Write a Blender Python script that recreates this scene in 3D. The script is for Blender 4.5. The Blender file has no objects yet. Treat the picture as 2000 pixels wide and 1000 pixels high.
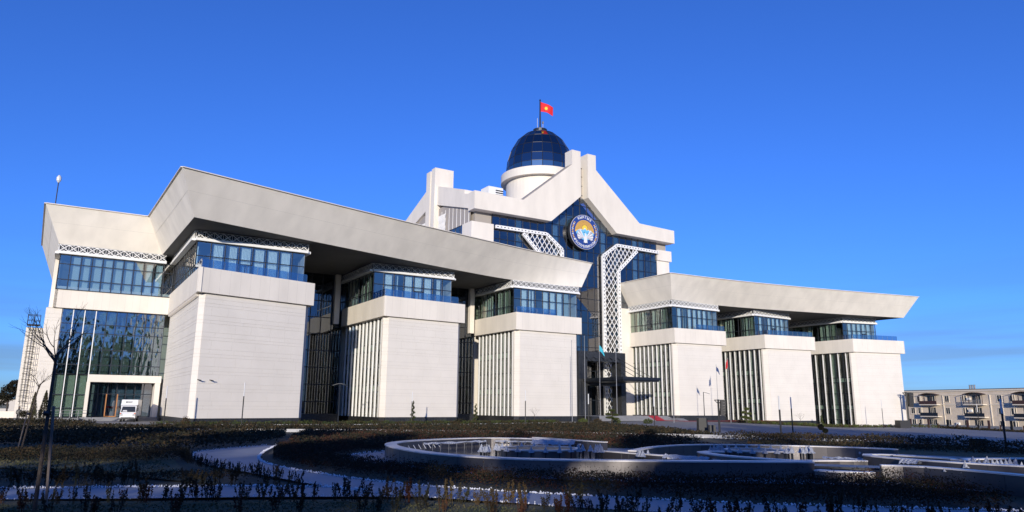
import bpy, math, random
import numpy as np
from mathutils import Vector, Matrix
random.seed(7); rng = np.random.default_rng(7)
R = math.radians
SC = bpy.context.scene
COL = SC.collection

# ------------------------------------------------------------------ camera
PITCH = math.atan(295/1400); ROLL = R(0.45)
cd = bpy.data.cameras.new('camera'); cam = bpy.data.objects.new('camera', cd); COL.objects.link(cam)
cd.sensor_width = 36; cd.lens = 36*1400/2000; cd.clip_end = 6000; cd.clip_start = 0.1
cam.matrix_world = Matrix.Translation((0, 0, 2.0)) @ Matrix.Rotation(math.pi/2+PITCH, 4, 'X') @ Matrix.Rotation(ROLL, 4, 'Z')
SC.camera = cam
CAMP = Vector((0, 0, 2))

# ------------------------------------------------------------------ light
SUN_EL = R(10.0); SUN_AZ = R(3.5)           # the sun stands low behind the camera
wd = bpy.data.worlds.new('World'); SC.world = wd; wd.use_nodes = True
nt = wd.node_tree; nt.nodes.clear()
out = nt.nodes.new('ShaderNodeOutputWorld'); bg = nt.nodes.new('ShaderNodeBackground')
sky = nt.nodes.new('ShaderNodeTexSky'); sky.sky_type = 'NISHITA'; sky.sun_disc = False
sky.sun_elevation = SUN_EL; sky.sun_rotation = math.pi+SUN_AZ
sky.air_density = 1.0; sky.dust_density = 0.6; sky.ozone_density = 4.0; sky.altitude = 800
bg.inputs['Strength'].default_value = 0.125
gm = nt.nodes.new('ShaderNodeMix'); gm.data_type = 'RGBA'; gm.blend_type = 'MULTIPLY'
gm.inputs[0].default_value = 1.0; gm.inputs[7].default_value = (0.60, 0.97, 1.86, 1)
hs = nt.nodes.new('ShaderNodeHueSaturation'); hs.inputs['Saturation'].default_value = 1.0
nt.links.new(sky.outputs[0], gm.inputs[6]); nt.links.new(gm.outputs[2], hs.inputs['Color'])
tc = nt.nodes.new('ShaderNodeTexCoord'); sp = nt.nodes.new('ShaderNodeSeparateXYZ'); nt.links.new(tc.outputs['Generated'], sp.inputs[0])
mpn = nt.nodes.new('ShaderNodeMapping'); mpn.inputs['Scale'].default_value = (1.5, 1.5, 26); nt.links.new(tc.outputs['Generated'], mpn.inputs[0])
wn = nt.nodes.new('ShaderNodeTexNoise'); wn.inputs['Scale'].default_value = 1.6; wn.inputs['Detail'].default_value = 4; nt.links.new(mpn.outputs[0], wn.inputs['Vector'])
cr = nt.nodes.new('ShaderNodeValToRGB'); e_ = cr.color_ramp.elements; e_[0].position = .0; e_[0].color = (.75, .75, .75, 1); e_[1].position = .22; e_[1].color = (0, 0, 0, 1)
k_ = e_.new(.085); k_.color = (1, 1, 1, 1); k_ = e_.new(.12); k_.color = (.35, .35, .35, 1); nt.links.new(sp.outputs['Z'], cr.inputs[0])
wr = nt.nodes.new('ShaderNodeMapRange'); wr.inputs[1].default_value = .38; wr.inputs[2].default_value = .62; nt.links.new(wn.outputs['Fac'], wr.inputs[0])
mm = nt.nodes.new('ShaderNodeMath'); mm.operation = 'MULTIPLY'; nt.links.new(cr.outputs[0], mm.inputs[0]); nt.links.new(wr.outputs[0], mm.inputs[1])
hz = nt.nodes.new('ShaderNodeMix'); hz.data_type = 'RGBA'; hz.blend_type = 'MULTIPLY'; hz.inputs[7].default_value = (.95, .74, .66, 1)
nt.links.new(mm.outputs[0], hz.inputs[0]); nt.links.new(hs.outputs[0], hz.inputs[6]); nt.links.new(hz.outputs[2], bg.inputs['Color']); nt.links.new(bg.outputs[0], out.inputs['Surface'])

sl = bpy.data.lights.new('sun', 'SUN'); so = bpy.data.objects.new('sun', sl); COL.objects.link(so)
sl.energy = 4.7; sl.angle = R(0.6); sl.color = (1.0, 0.92, 0.79)
sd = Vector((math.sin(SUN_AZ)*math.cos(SUN_EL), math.cos(SUN_AZ)*math.cos(SUN_EL), -math.sin(SUN_EL)))
so.rotation_euler = sd.to_track_quat('-Z', 'Y').to_euler()
SC.view_settings.view_transform = 'Standard'; SC.view_settings.look = 'None'
SC.view_settings.gamma = 1; SC.view_settings.exposure = 0.0
SC.cycles.transparent_max_bounces = 24; SC.cycles.max_bounces = 8

# ------------------------------------------------------------------ materials
def mat(name, col, rough=0.7, metal=0.0, var=0.0, vscale=0.3, bump=0.0, bscale=8, spec=0.5, rnd=0.0, col2=None, detail=4, stretch=None, emit=None):
    m = bpy.data.materials.new(name); m.use_nodes = True; n = m.node_tree; p = n.nodes['Principled BSDF']
    p.inputs['Roughness'].default_value = rough; p.inputs['Metallic'].default_value = metal
    p.inputs['Specular IOR Level'].default_value = spec
    c = (*col, 1)
    p.inputs['Base Color'].default_value = c
    if var or rnd or bump or col2:
        g = n.nodes.new('ShaderNodeNewGeometry')
        src = g.outputs['Position']
        if stretch:
            mp = n.nodes.new('ShaderNodeMapping'); mp.inputs['Scale'].default_value = stretch
            n.links.new(src, mp.inputs[0]); src = mp.outputs[0]
        nz = n.nodes.new('ShaderNodeTexNoise'); nz.inputs['Scale'].default_value = vscale; nz.inputs['Detail'].default_value = detail
        n.links.new(src, nz.inputs['Vector'])
        mx = n.nodes.new('ShaderNodeMix'); mx.data_type = 'RGBA'
        if col2: a, b = col, col2
        else: a = tuple(x*(1-var) for x in col); b = tuple(min(1, x*(1+var)) for x in col)
        mx.inputs[6].default_value = (*a, 1); mx.inputs[7].default_value = (*b, 1)
        rp = n.nodes.new('ShaderNodeMapRange'); rp.inputs[1].default_value = 0.32; rp.inputs[2].default_value = 0.68
        n.links.new(nz.outputs['Fac'], rp.inputs[0]); n.links.new(rp.outputs[0], mx.inputs[0])
        o = mx.outputs[2]
        if rnd:
            oi = n.nodes.new('ShaderNodeObjectInfo'); mr = n.nodes.new('ShaderNodeMapRange')
            mr.inputs[3].default_value = 1-rnd; mr.inputs[4].default_value = 1+rnd
            n.links.new(oi.outputs['Random'], mr.inputs[0])
            m2 = n.nodes.new('ShaderNodeVectorMath'); m2.operation = 'SCALE'
            n.links.new(o, m2.inputs[0]); n.links.new(mr.outputs[0], m2.inputs['Scale']); o = m2.outputs[0]
        n.links.new(o, p.inputs['Base Color'])
        if bump:
            nb = n.nodes.new('ShaderNodeTexNoise'); nb.inputs['Scale'].default_value = bscale; nb.inputs['Detail'].default_value = 6
            n.links.new(src, nb.inputs['Vector'])
            b = n.nodes.new('ShaderNodeBump'); b.inputs['Strength'].default_value = bump; b.inputs['Distance'].default_value = 0.1
            n.links.new(nb.outputs['Fac'], b.inputs['Height']); n.links.new(b.outputs[0], p.inputs['Normal'])
    if emit:
        p.inputs['Emission Color'].default_value = (*emit[0], 1); p.inputs['Emission Strength'].default_value = emit[1]
    return m

def glassmat(name, refl, trans, fac=0.4, rough=0.0, wob=0.0):
    m = bpy.data.materials.new(name); m.use_nodes = True; n = m.node_tree; n.nodes.clear()
    o = n.nodes.new('ShaderNodeOutputMaterial'); mx = n.nodes.new('ShaderNodeMixShader')
    g = n.nodes.new('ShaderNodeBsdfGlossy'); t = n.nodes.new('ShaderNodeBsdfTransparent')
    g.inputs['Color'].default_value = (*refl, 1); g.inputs['Roughness'].default_value = rough
    t.inputs['Color'].default_value = (*trans, 1)
    fr = n.nodes.new('ShaderNodeLayerWeight'); fr.inputs['Blend'].default_value = 0.5
    pw = n.nodes.new('ShaderNodeMath'); pw.operation = 'POWER'; pw.inputs[1].default_value = 4.0; n.links.new(fr.outputs['Facing'], pw.inputs[0])
    ad = n.nodes.new('ShaderNodeMath'); ad.operation = 'MULTIPLY_ADD'; ad.use_clamp = True; ad.inputs[1].default_value = 0.8; ad.inputs[2].default_value = fac
    n.links.new(pw.outputs[0], ad.inputs[0]); n.links.new(ad.outputs[0], mx.inputs[0])
    bt = n.nodes.new('ShaderNodeBsdfTransparent'); gb = n.nodes.new('ShaderNodeNewGeometry'); m2 = n.nodes.new('ShaderNodeMixShader')   # the inner face of a pane adds nothing
    n.links.new(t.outputs[0], mx.inputs[1]); n.links.new(g.outputs[0], mx.inputs[2]); n.links.new(gb.outputs['Backfacing'], m2.inputs[0])
    n.links.new(mx.outputs[0], m2.inputs[1]); n.links.new(bt.outputs[0], m2.inputs[2]); n.links.new(m2.outputs[0], o.inputs[0])
    if wob:
        gg = n.nodes.new('ShaderNodeNewGeometry'); nz = n.nodes.new('ShaderNodeTexNoise'); nz.inputs['Scale'].default_value = 0.9
        nz.inputs['Detail'].default_value = 1; mpg = n.nodes.new('ShaderNodeMapping'); mpg.inputs['Scale'].default_value = (2.4, 2.4, .8); n.links.new(gg.outputs['Position'], mpg.inputs[0])
        b = n.nodes.new('ShaderNodeBump'); b.inputs['Strength'].default_value = wob; b.inputs['Distance'].default_value = 0.05
        n.links.new(mpg.outputs[0], nz.inputs['Vector']); n.links.new(nz.outputs['Fac'], b.inputs['Height']); n.links.new(b.outputs[0], g.inputs['Normal'])
    return m

M = {}
M['stone'] = mat('cream_stone', (0.69, 0.64, 0.57), 0.75, var=0.035, vscale=0.35, bump=0.12, bscale=5, rnd=0.006)
M['joint'] = mat('stone_joint', (0.52, 0.49, 0.44), 0.9)
M['plaster'] = mat('cream_render', (0.72, 0.66, 0.575), 0.7, var=0.06, vscale=0.5, bump=0.08, bscale=3, stretch=(1, 1, .3))
M['roofpl'] = mat('roof_render', (0.79, 0.735, 0.65), 0.65, var=0.07, vscale=0.5, bump=0.08, bscale=2, stretch=(1, 1, .35))
M['seam'] = mat('panel_seam', (0.50, 0.46, 0.42), 0.8)
M['white'] = mat('white_metal', (0.78, 0.77, 0.75), 0.45, var=0.03)
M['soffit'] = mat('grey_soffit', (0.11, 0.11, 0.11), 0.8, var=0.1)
M['taupe'] = mat('taupe_panel', (0.36, 0.32, 0.28), 0.6, var=0.05)
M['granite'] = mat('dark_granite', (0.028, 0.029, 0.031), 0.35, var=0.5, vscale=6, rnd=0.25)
M['darkmetal'] = mat('dark_metal', (0.022, 0.026, 0.034), 0.4, metal=0.3)
M['frame'] = mat('mullion_metal', (0.012, 0.016, 0.025), 0.45)
M['blue'] = glassmat('blue_glass', (0.80, 0.74, 0.66), (0.62, 0.76, 0.84), 0.34)
M['bluedeep'] = glassmat('deep_blue_glass', (0.56, 0.54, 0.54), (0.26, 0.38, 0.50), 0.32)
M['teal'] = glassmat('teal_glass', (0.72, 0.72, 0.66), (0.48, 0.58, 0.54), 0.26, wob=0.9)
M['recess'] = glassmat('recess_glass', (0.36, 0.38, 0.42), (0.12, 0.18, 0.22), 0.30)
M['pav'] = glassmat('lobby_glass', (0.66, 0.72, 0.82), (0.26, 0.36, 0.37), 0.30, wob=0.9)
M['rail'] = glassmat('railing_glass', (0.70, 0.72, 0.72), (0.34, 0.52, 0.78), 0.36)
M['curtain'] = mat('white_curtain', (0.86, 0.88, 0.86), 0.9, var=0.12, vscale=5, stretch=(3, 3, .05))
M['blind'] = mat('pale_blind', (0.58, 0.62, 0.55), 0.9)
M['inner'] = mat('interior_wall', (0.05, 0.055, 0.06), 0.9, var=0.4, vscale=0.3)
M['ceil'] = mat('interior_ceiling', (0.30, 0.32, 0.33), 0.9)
M['bodyglow'] = mat('spandrel', (0.02, 0.05, 0.12), 0.3)
M['soil'] = mat('soil_ground', (0.040, 0.032, 0.022), 0.95, col2=(0.055, 0.055, 0.025), vscale=0.25, bump=0.6, bscale=4, detail=8)
M['grass'] = mat('dry_lawn', (0.050, 0.060, 0.020), 0.95, col2=(0.10, 0.085, 0.04), vscale=0.6, bump=0.8, bscale=14, detail=8)
M['asphalt'] = mat('asphalt', (0.085, 0.085, 0.09), 0.85, var=0.2, vscale=0.4, bump=0.2, bscale=20)
M['paving'] = mat('grey_paving', (0.20, 0.20, 0.21), 0.7, var=0.12, vscale=1.2, bump=0.1, bscale=10)
M['path'] = mat('smooth_path', (0.25, 0.26, 0.29), 0.6, var=0.08, vscale=0.9, bump=0.05, bscale=6)
M['plaza'] = mat('forecourt_paving', (0.19, 0.185, 0.19), 0.75, var=0.12, vscale=0.3)
M['kerb'] = mat('kerb_stone', (0.45, 0.44, 0.43), 0.8)
M['pebble'] = mat('white_pebble', (0.72, 0.73, 0.78), 0.8, rnd=0.1, var=0.1, vscale=4)
M['carpet'] = mat('red_carpet', (0.30, 0.015, 0.03), 0.95)
M['steel'] = mat('brushed_cladding', (0.13, 0.12, 0.122), 0.42, metal=0.75, var=0.2, vscale=0.35, stretch=(1, 1, .3))
M['coping'] = mat('pale_coping', (0.62, 0.59, 0.57), 0.4, var=0.12, vscale=2)
M['wrap'] = mat('plastic_wrap', (0.40, 0.42, 0.48), 0.25, var=0.2, vscale=20, bump=0.8, bscale=30)
M['water'] = mat('basin_floor', (0.03, 0.035, 0.045), 0.12, var=0.3, vscale=1)
M['bark'] = mat('bark', (0.065, 0.05, 0.04), 0.9, var=0.3, vscale=8, bump=0.5, bscale=30)
M['stake'] = mat('stake_wood', (0.16, 0.13, 0.11), 0.9, var=0.2, vscale=6)
M['black'] = mat('black_plastic', (0.008, 0.008, 0.009), 0.5)
M['polewhite'] = mat('lamp_diffuser', (0.6, 0.6, 0.6), 0.4)
M['polegrey'] = mat('pole_grey', (0.30, 0.30, 0.31), 0.4, metal=0.4)
M['vanwhite'] = mat('van_paint', (0.72, 0.72, 0.72), 0.25, spec=0.6)
M['red'] = mat('flag_red', (0.62, 0.015, 0.02), 0.8)
M['yellow'] = mat('sun_yellow', (0.85, 0.55, 0.04), 0.6)
M['aptwall'] = mat('apartment_stone', (0.72, 0.60, 0.46), 0.85, var=0.08, vscale=0.8, bump=0.2, bscale=3)
M['aptband'] = mat('apartment_trim', (0.74, 0.66, 0.54), 0.8)
M['aptglass'] = mat('dark_window', (0.03, 0.035, 0.045), 0.15)
M['shadewall'] = mat('shade_block_brown', (0.09, 0.07, 0.06), 0.9, var=0.2)  # wall of the added shading block, kept dark for its reflection in the glass
M['brown'] = mat('brown_metal', (0.06, 0.03, 0.025), 0.6)
def leaf(name, c1, c2):
    return mat(name, c1, 0.85, col2=c2, vscale=2.2, rnd=0.3, spec=0.2)
M['leafred'] = leaf('barberry_leaf', (0.075, 0.024, 0.015), (0.035, 0.025, 0.012))
M['leafdark'] = leaf('dark_leaf', (0.018, 0.022, 0.012), (0.030, 0.023, 0.014))
M['leafbrown'] = leaf('brown_leaf', (0.070, 0.044, 0.020), (0.035, 0.030, 0.016))
M['leafgreen'] = leaf('pine_leaf', (0.05, 0.075, 0.02), (0.075, 0.08, 0.025))
M['cypress'] = leaf('cypress_leaf', (0.04, 0.045, 0.02), (0.07, 0.055, 0.03))

# ------------------------------------------------------------------ helpers
class MB:
    def __init__(s): s.v = []; s.f = []; s.mi = []; s.mats = []; s.cur = 0
    def use(s, m):
        if m not in s.mats: s.mats.append(m)
        s.cur = s.mats.index(m); return s
    def face(s, *idx): s.f.append(tuple(idx)); s.mi.append(s.cur)
    def poly(s, pts):
        b = len(s.v); s.v += [tuple(p) for p in pts]; s.face(*range(b, b+len(pts))); return s
    def hexa(s, p):      # 8 points: bottom 4 ccw, top 4 ccw
        b = len(s.v); s.v += [tuple(q) for q in p]
        for q in ((3,2,1,0),(4,5,6,7),(0,1,5,4),(1,2,6,5),(2,3,7,6),(3,0,4,7)): s.face(*[b+i for i in q])
        return s
    def box(s, x0, x1, y0, y1, z0, z1):
        return s.hexa([(x0,y0,z0),(x1,y0,z0),(x1,y1,z0),(x0,y1,z0),(x0,y0,z1),(x1,y0,z1),(x1,y1,z1),(x0,y1,z1)])
    def prism(s, pts, z0, z1, top=None):   # pts ccw from above
        n = len(pts); b = len(s.v); top = top or pts
        s.v += [(p[0], p[1], z0) for p in pts] + [(p[0], p[1], z1) for p in top]
        s.face(*[b+i for i in reversed(range(n))]); s.face(*[b+n+i for i in range(n)])
        for i in range(n): j = (i+1) % n; s.face(b+i, b+j, b+n+j, b+n+i)
        return s
    def slab_y(s, pts, y0, y1):   # polygon in (x,z), extruded from y0 (front) to y1
        n = len(pts); b = len(s.v)
        s.v += [(p[0], y0, p[1]) for p in pts] + [(p[0], y1, p[1]) for p in pts]
        s.face(*[b+i for i in range(n)]); s.face(*[b+n+i for i in reversed(range(n))])
        for i in range(n): j = (i+1) % n; s.face(b+j, b+i, b+n+i, b+n+j)
        return s
    def slab_x(s, pts, x0, x1):
        n = len(pts); b = len(s.v)
        s.v += [(x0, p[0], p[1]) for p in pts] + [(x1, p[0], p[1]) for p in pts]
        s.face(*[b+i for i in reversed(range(n))]); s.face(*[b+n+i for i in range(n)])
        for i in range(n): j = (i+1) % n; s.face(b+i, b+j, b+n+j, b+n+i)
        return s
    def bar(s, p, q, w, h=None, up=(0, 0, 1)):
        p = Vector(p); q = Vector(q); h = h or w; t = (q-p)
        if t.length < 1e-6: return s
        t.normalize(); u = Vector(up)
        if abs(t.dot(u)) > .98: u = Vector((1, 0, 0))
        a = t.cross(u).normalized()*(w/2); c = a.cross(t).normalized()*(h/2)
        return s.hexa([p-a-c, p+a-c, q+a-c, q-a-c, p-a+c, p+a+c, q+a+c, q-a+c])
    def tube(s, pts, rad, n=6, cap=True):
        b0 = None
        for i, p in enumerate(pts):
            p = Vector(p); r = rad[i] if hasattr(rad, '__len__') else rad
            t = (Vector(pts[min(i+1, len(pts)-1)])-Vector(pts[max(i-1, 0)]))
            if t.length < 1e-9: t = Vector((0, 0, 1))
            t.normalize(); u = Vector((0, 0, 1)) if abs(t.z) < .9 else Vector((1, 0, 0))
            a = t.cross(u).normalized(); c = a.cross(t)
            b = len(s.v)
            for k in range(n):
                g = 2*math.pi*k/n; s.v.append(tuple(p+a*math.cos(g)*r+c*math.sin(g)*r))
            if b0 is not None:
                for k in range(n): s.face(b0+k, b0+(k+1) % n, b+(k+1) % n, b+k)
            elif cap: s.face(*[b+k for k in range(n)])
            b0 = b
        if cap: s.face(*[b0+k for k in reversed(range(n))])
        return s
    def lathe(s, prof, cx=0, cy=0, n=16, a0=0):
        b = len(s.v)
        for r, z in prof:
            for k in range(n):
                g = a0+2*math.pi*k/n; s.v.append((cx+math.cos(g)*r, cy+math.sin(g)*r, z))
        for i in range(len(prof)-1):
            for k in range(n):
                j = (k+1) % n; s.face(b+i*n+k, b+i*n+j, b+(i+1)*n+j, b+(i+1)*n+k)
        s.face(*[b+k for k in reversed(range(n))]); t = b+(len(prof)-1)*n; s.face(*[t+k for k in range(n)])
        return s
    def mesh(s, name, smooth=False):
        me = bpy.data.meshes.new(name); me.from_pydata(s.v, [], s.f)
        for m in s.mats: me.materials.append(m)
        if len(s.mats) > 1: me.polygons.foreach_set('material_index', s.mi)
        if smooth: me.polygons.foreach_set('use_smooth', [True]*len(s.f))
        me.update(); return me
    def build(s, name, parent=None, smooth=False, **kw):
        o = bpy.data.objects.new(name, s.mesh(name, smooth)); COL.objects.link(o)
        if parent: o.parent = parent
        for k, v in kw.items(): o[k] = v
        return o
def mb(m): return MB().use(M[m] if isinstance(m, str) else m)
def empty(name, loc=(0, 0, 0), rz=0, label=None, cat=None, group=None, parent=None):
    o = bpy.data.objects.new(name, None); COL.objects.link(o); o.location = loc; o.rotation_euler = (0, 0, rz); o.empty_display_size = .3
    if parent: o.parent = parent
    tag(o, label, cat, group); return o
def tag(o, label=None, cat=None, group=None, kind=None):
    if label: o['label'] = label
    if cat: o['category'] = cat
    if group: o['group'] = group
    if kind: o['kind'] = kind
    return o
def copy_tree(o, parent=None):
    c = o.copy(); COL.objects.link(c); c.parent = parent
    for ch in list(o.children): copy_tree(ch, c)
    return c
def Sm(t): t = min(1, max(0, t)); return t*t*(3-2*t)
def gz(x, y): return -.2*Sm((y-40)/30)-1.4*Sm((x-28)/45)*Sm((y-30)/40)-1.4*Sm((x-85)/30)

# pieces: one object each up to a limit, the rest joined into one part of kind stuff
PIECES = {}
def piece(name, m, parent, m_fn):
    b = MB().use(M[m] if isinstance(m, str) else m); m_fn(b)
    PIECES.setdefault(name, []).append((b, parent))
def flush_pieces(root, limit=290):
    mw = Matrix.Translation(root.location) @ Matrix.Rotation(root.rotation_euler.z, 4, 'Z')
    for name, lst in PIECES.items():
        def size(it):
            vs = [Vector(v) for v in it[0].v[:8]]; c = sum(vs, Vector())/len(vs)
            ext = max((v-c).length for v in vs); return ext/((mw@c)-CAMP).length
        lst.sort(key=size, reverse=True)
        for b, par in lst[:limit]: b.build(name, par)
        rest = lst[limit:]
        if rest:
            J = MB()
            for b, _ in rest:
                o = len(J.v); J.v += b.v
                for f, mi in zip(b.f, b.mi): J.use(b.mats[mi]); J.face(*[i+o for i in f])
            J.build('far_'+name, root, kind='stuff')
    PIECES.clear()

# ------------------------------------------------------------------ ground
xs = sorted(set(list(range(-120, 161, 2)) + [-3000, -1500, -700, -350, -200, 200, 260, 400, 800, 1600, 3000]))
ys = sorted(set(list(range(0, 260, 2)) + [-3000, -1500, -700, -350, -150, -80, -40, -20, 300, 380, 600, 1000, 2000, 4000]))
g = mb('soil'); nx = len(xs)
for y in ys:
    for x in xs:
        d = math.hypot(x, y); g.v.append((x, y, gz(x, y)-(.03 if d < 300 else 0)))
for j in range(len(ys)-1):
    for i in range(nx-1): g.face(j*nx+i, j*nx+i+1, (j+1)*nx+i+1, (j+1)*nx+i)
g.build('ground', kind='structure')

def refine(pl, step=1.5):
    o = []
    for a, b in zip(pl[:-1], pl[1:]):
        n = max(1, int(math.dist(a, b)/step))
        for k in range(n): o.append((a[0]+(b[0]-a[0])*k/n, a[1]+(b[1]-a[1])*k/n))
    o.append(tuple(pl[-1])); return o
def smooth_line(pl, it=3):
    for _ in range(it):
        q = [pl[0]]
        for a, b in zip(pl[:-1], pl[1:]):
            q.append((a[0]*.75+b[0]*.25, a[1]*.75+b[1]*.25)); q.append((a[0]*.25+b[0]*.75, a[1]*.25+b[1]*.75))
        q.append(pl[-1]); pl = q
    return pl
def arclen(pl, n):
    d = [0]
    for a, b in zip(pl[:-1], pl[1:]): d.append(d[-1]+math.dist(a, b))
    o = []
    for k in range(n):
        t = d[-1]*k/(n-1); i = max(0, min(len(pl)-2, int(np.searchsorted(d, t, side='right')-1)))
        f = 0 if d[i+1] == d[i] else (t-d[i])/(d[i+1]-d[i]); f = min(1, f)
        o.append((pl[i][0]+(pl[i+1][0]-pl[i][0])*f, pl[i][1]+(pl[i+1][1]-pl[i][1])*f))
    return o
def ribbon(name, m, A, B, lift=.02, n=60, w=8, kind='structure'):
    A = arclen(A, n); B = arclen(B, n); q = mb(m)
    for i in range(n):
        for k in range(w+1):
            f = k/w; x = A[i][0]*(1-f)+B[i][0]*f; y = A[i][1]*(1-f)+B[i][1]*f; q.v.append((x, y, gz(x, y)+lift))
    for i in range(n-1):
        for k in range(w): a = i*(w+1)+k; q.face(a, a+1, a+w+2, a+w+1)
    return q.build(name, kind=kind)
def side(pl, off):   # offset a polyline to its left
    o = []
    for i, p in enumerate(pl):
        a = pl[max(0, i-1)]; b = pl[min(len(pl)-1, i+1)]; dx, dy = b[0]-a[0], b[1]-a[1]; l = math.hypot(dx, dy) or 1
        o.append((p[0]-dy/l*off, p[1]+dx/l*off))
    return o

A_in = smooth_line([(-11.81,37.2),(-10.47,30.93),(-9.24,27.03),(-7.47,24.09),(-5.87,22.24),(-4.14,20.4),(-2.56,19.1),(-.57,18.0),(2.68,16.74),(4.39,15.99),(7.91,15.4),(12.2,14.9),(20,14)])
A_out = smooth_line([(-12.3,37.2),(-13.4,33.5),(-13.3,31),(-12.3,28.86),(-10.81,25.9),(-9.31,23.92),(-7.47,21.94),(-5.5,19.63),(-4.26,18.4),(-3.2,17.2),(-.51,16.1),(2.56,14.63),(8,13.2),(20,12)])
ribbon('curved_path', 'path', A_out, A_in, .03, 110)
B_top = [(-40,17.6),(-11.99,17.64),(-9.25,18.16),(-6.31,18.59),(-4.29,18.51),(-3.3,17.9)]
B_bot = [(-40,15.6),(-10.67,15.74),(-8.16,16.07),(-5.58,16.5),(-2.68,16.77),(-2.4,16.6)]
ribbon('straight_path', 'path', B_bot, B_top, .026, 80)
F_out = smooth_line([(-3.4,36.5),(-5.0,34.5),(-6.2,32.2),(-6.7,29.9),(-6.3,28.2),(-5.1,26.6),(-3.2,24.4),(0,21.3),(4,20.4),(8.5,20.3),(11,19.6),(12,18.4),(14,17.2),(20,17)])
F_in = smooth_line([(-2.6,36.2),(-4.2,34),(-5,32),(-5,29.6),(-3.6,26),(0,23),(4,22),(8.9,22),(10.2,21.8),(13,21),(16,20),(20,19)])
ribbon('fountain_path', 'path', F_out, F_in, .02, 90)
ribbon('fountain_terrace', 'paving', [(-3,36),(-4,30),(0,24),(9,22.6),(20,21)], [(-1,38),(8,37),(14,36),(20,33),(26,28)], .012, 40, 12)
# plaza / road on the right and in front of the stairs
ribbon('plaza_road', 'plaza', [(9.5,106),(13.2,99.2),(16.9,80),(17.6,61.4),(18.6,51),(20,48.5),(24,48),(26,43),(28,39),(34,30),(60,12)],
       [(24,128),(30,128),(42,126),(56,138),(74,152),(92,160),(98,140),(105,120),(112,100),(122,80),(140,40)], .03, 110, 30)
ribbon('forecourt', 'plaza', [(-62,100),(-53,92),(-47,84),(-41,76)], [(-58,112),(-50,104),(-42,92),(-35,77)], .035, 20, 6)
ribbon('service_road', 'asphalt', [(-80,66),(-41,72),(-33,72.6),(-20,78),(-4,86),(8,98)], [(-80,70.5),(-42,74.6),(-35,75.6),(-22,80.5),(-6,88.5),(6,100.5)], .03, 60, 4)
ribbon('side_path', 'asphalt', [(-60,56),(-30,58),(-14,62),(0,60),(12,55),(18.2,50.6)], [(-60,59),(-30,61),(-14,64.5),(0,62.5),(13,57.5),(18.6,53)], .03, 60, 3)
ribbon('lawn', 'grass', [(-60,22),(-17.3,24),(-11.5,21.5),(-7,18.9)], [(-60,34),(-17,35),(-14.5,31.5),(-9.3,21.5)], .01, 40, 12)
ribbon('front_lawn', 'grass', [(-40,3),(-4,3),(4,3),(14,3)], [(-40,15.4),(-8,15.7),(-2.6,16.4),(12,12.4)], .012, 40, 14)
ribbon('bank_lawn', 'grass', [(13,37),(17,35),(22,31),(34,20)], [(15,45),(20,43),(25.5,38),(40,24)], .02, 30, 8)

# kerbs and white pebbled edges
def kerb(pl, h=.18, w=.15, name='kerb', m='kerb'):
    q = mb(m); pl = refine(pl, 2)
    for a, b in zip(pl[:-1], pl[1:]):
        z0 = gz(*a); z1 = gz(*b); q.bar((a[0], a[1], z0+h/2), (b[0], b[1], z1+h/2), w, h)
    return q.build(name, kind='structure')
kerb([(-80,66),(-41,71.9),(-33,72.5),(-20,77.9),(-4,85.9),(8,97.9)]); kerb([(-80,70.6),(-60,72.4),(-47,73.6)])
kerb([(-31,76.8),(-22,80.6),(-6,88.6),(6,100.6),(9.5,106)])
kerb([(-60,56),(-30,57.9),(-14,61.9),(0,59.9),(12,54.9),(18.1,50.5)]); kerb([(-60,59.1),(-30,61.1),(-14,64.6),(0,62.6),(13,57.6),(18.4,53.1)])
kerb([(13.2,99.2),(16.8,80),(17.5,61.4),(18.5,51)]); kerb([(20,48.4),(24,47.9),(25.9,43),(27.9,39),(34,29.9)])
ico = [(1,0,0),(-1,0,0),(0,1,0),(0,-1,0),(0,0,1),(0,0,-1)]; icf = [(0,2,4),(2,1,4),(1,3,4),(3,0,4),(2,0,5),(1,2,5),(3,1,5),(0,3,5)]
def pebbles(pl, dens, r0=.035, spread=.06):
    pl = refine(pl, .2); q = mb('pebble')
    for a, b in zip(pl[:-1], pl[1:]):
        for _ in range(dens):
            f = random.random(); x = a[0]+(b[0]-a[0])*f+random.gauss(0, spread); y = a[1]+(b[1]-a[1])*f+random.gauss(0, spread)
            r = r0*random.uniform(.5, 1.5); bb = len(q.v); sx, sy, sz = [r*random.uniform(.7, 1.4) for _ in range(3)]
            zz = gz(x, y)+.03+abs(random.gauss(0, .02))
            q.v += [(x+v[0]*sx, y+v[1]*sy, zz+v[2]*sz) for v in ico]
            for f3 in icf: q.face(*[bb+i for i in f3])
    return q.build('white_pebbles', kind='stuff', label='white broken stone chips edging the garden paths', category='stones')
pebbles(side(A_in, .05), 18, .015, .028); pebbles(B_top, 18, .015, .028); pebbles(side(B_bot, 0), 6, .012, .03); pebbles(A_out[:110], 6, .014, .03)
pebbles(F_out[:60], 4, .022); pebbles([(8.9,22.9),(10.2,21.5),(11,19.6)], 7, .03)
pebbles([(-31,57.9),(-14,61.9),(0,59.9),(12,54.9),(18,50.6)], 1, .07); pebbles([(-30,79),(-20,82),(-4,90),(6,100)], 1, .07)
# ------------------------------------------------------------------ main building (local axes: x along the front, y inward)
TH = R(32); BO = Vector((22, 130, 0))
bld = empty('government_building', BO, TH, 'huge cream stone building with angular overhanging roofs, emblem gable and blue glass dome', 'building')
def L2W(a, d, z=0): return (22+a*math.cos(TH)-d*math.sin(TH), 130+a*math.sin(TH)+d*math.cos(TH), z)
rnd = random.Random(3)

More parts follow.
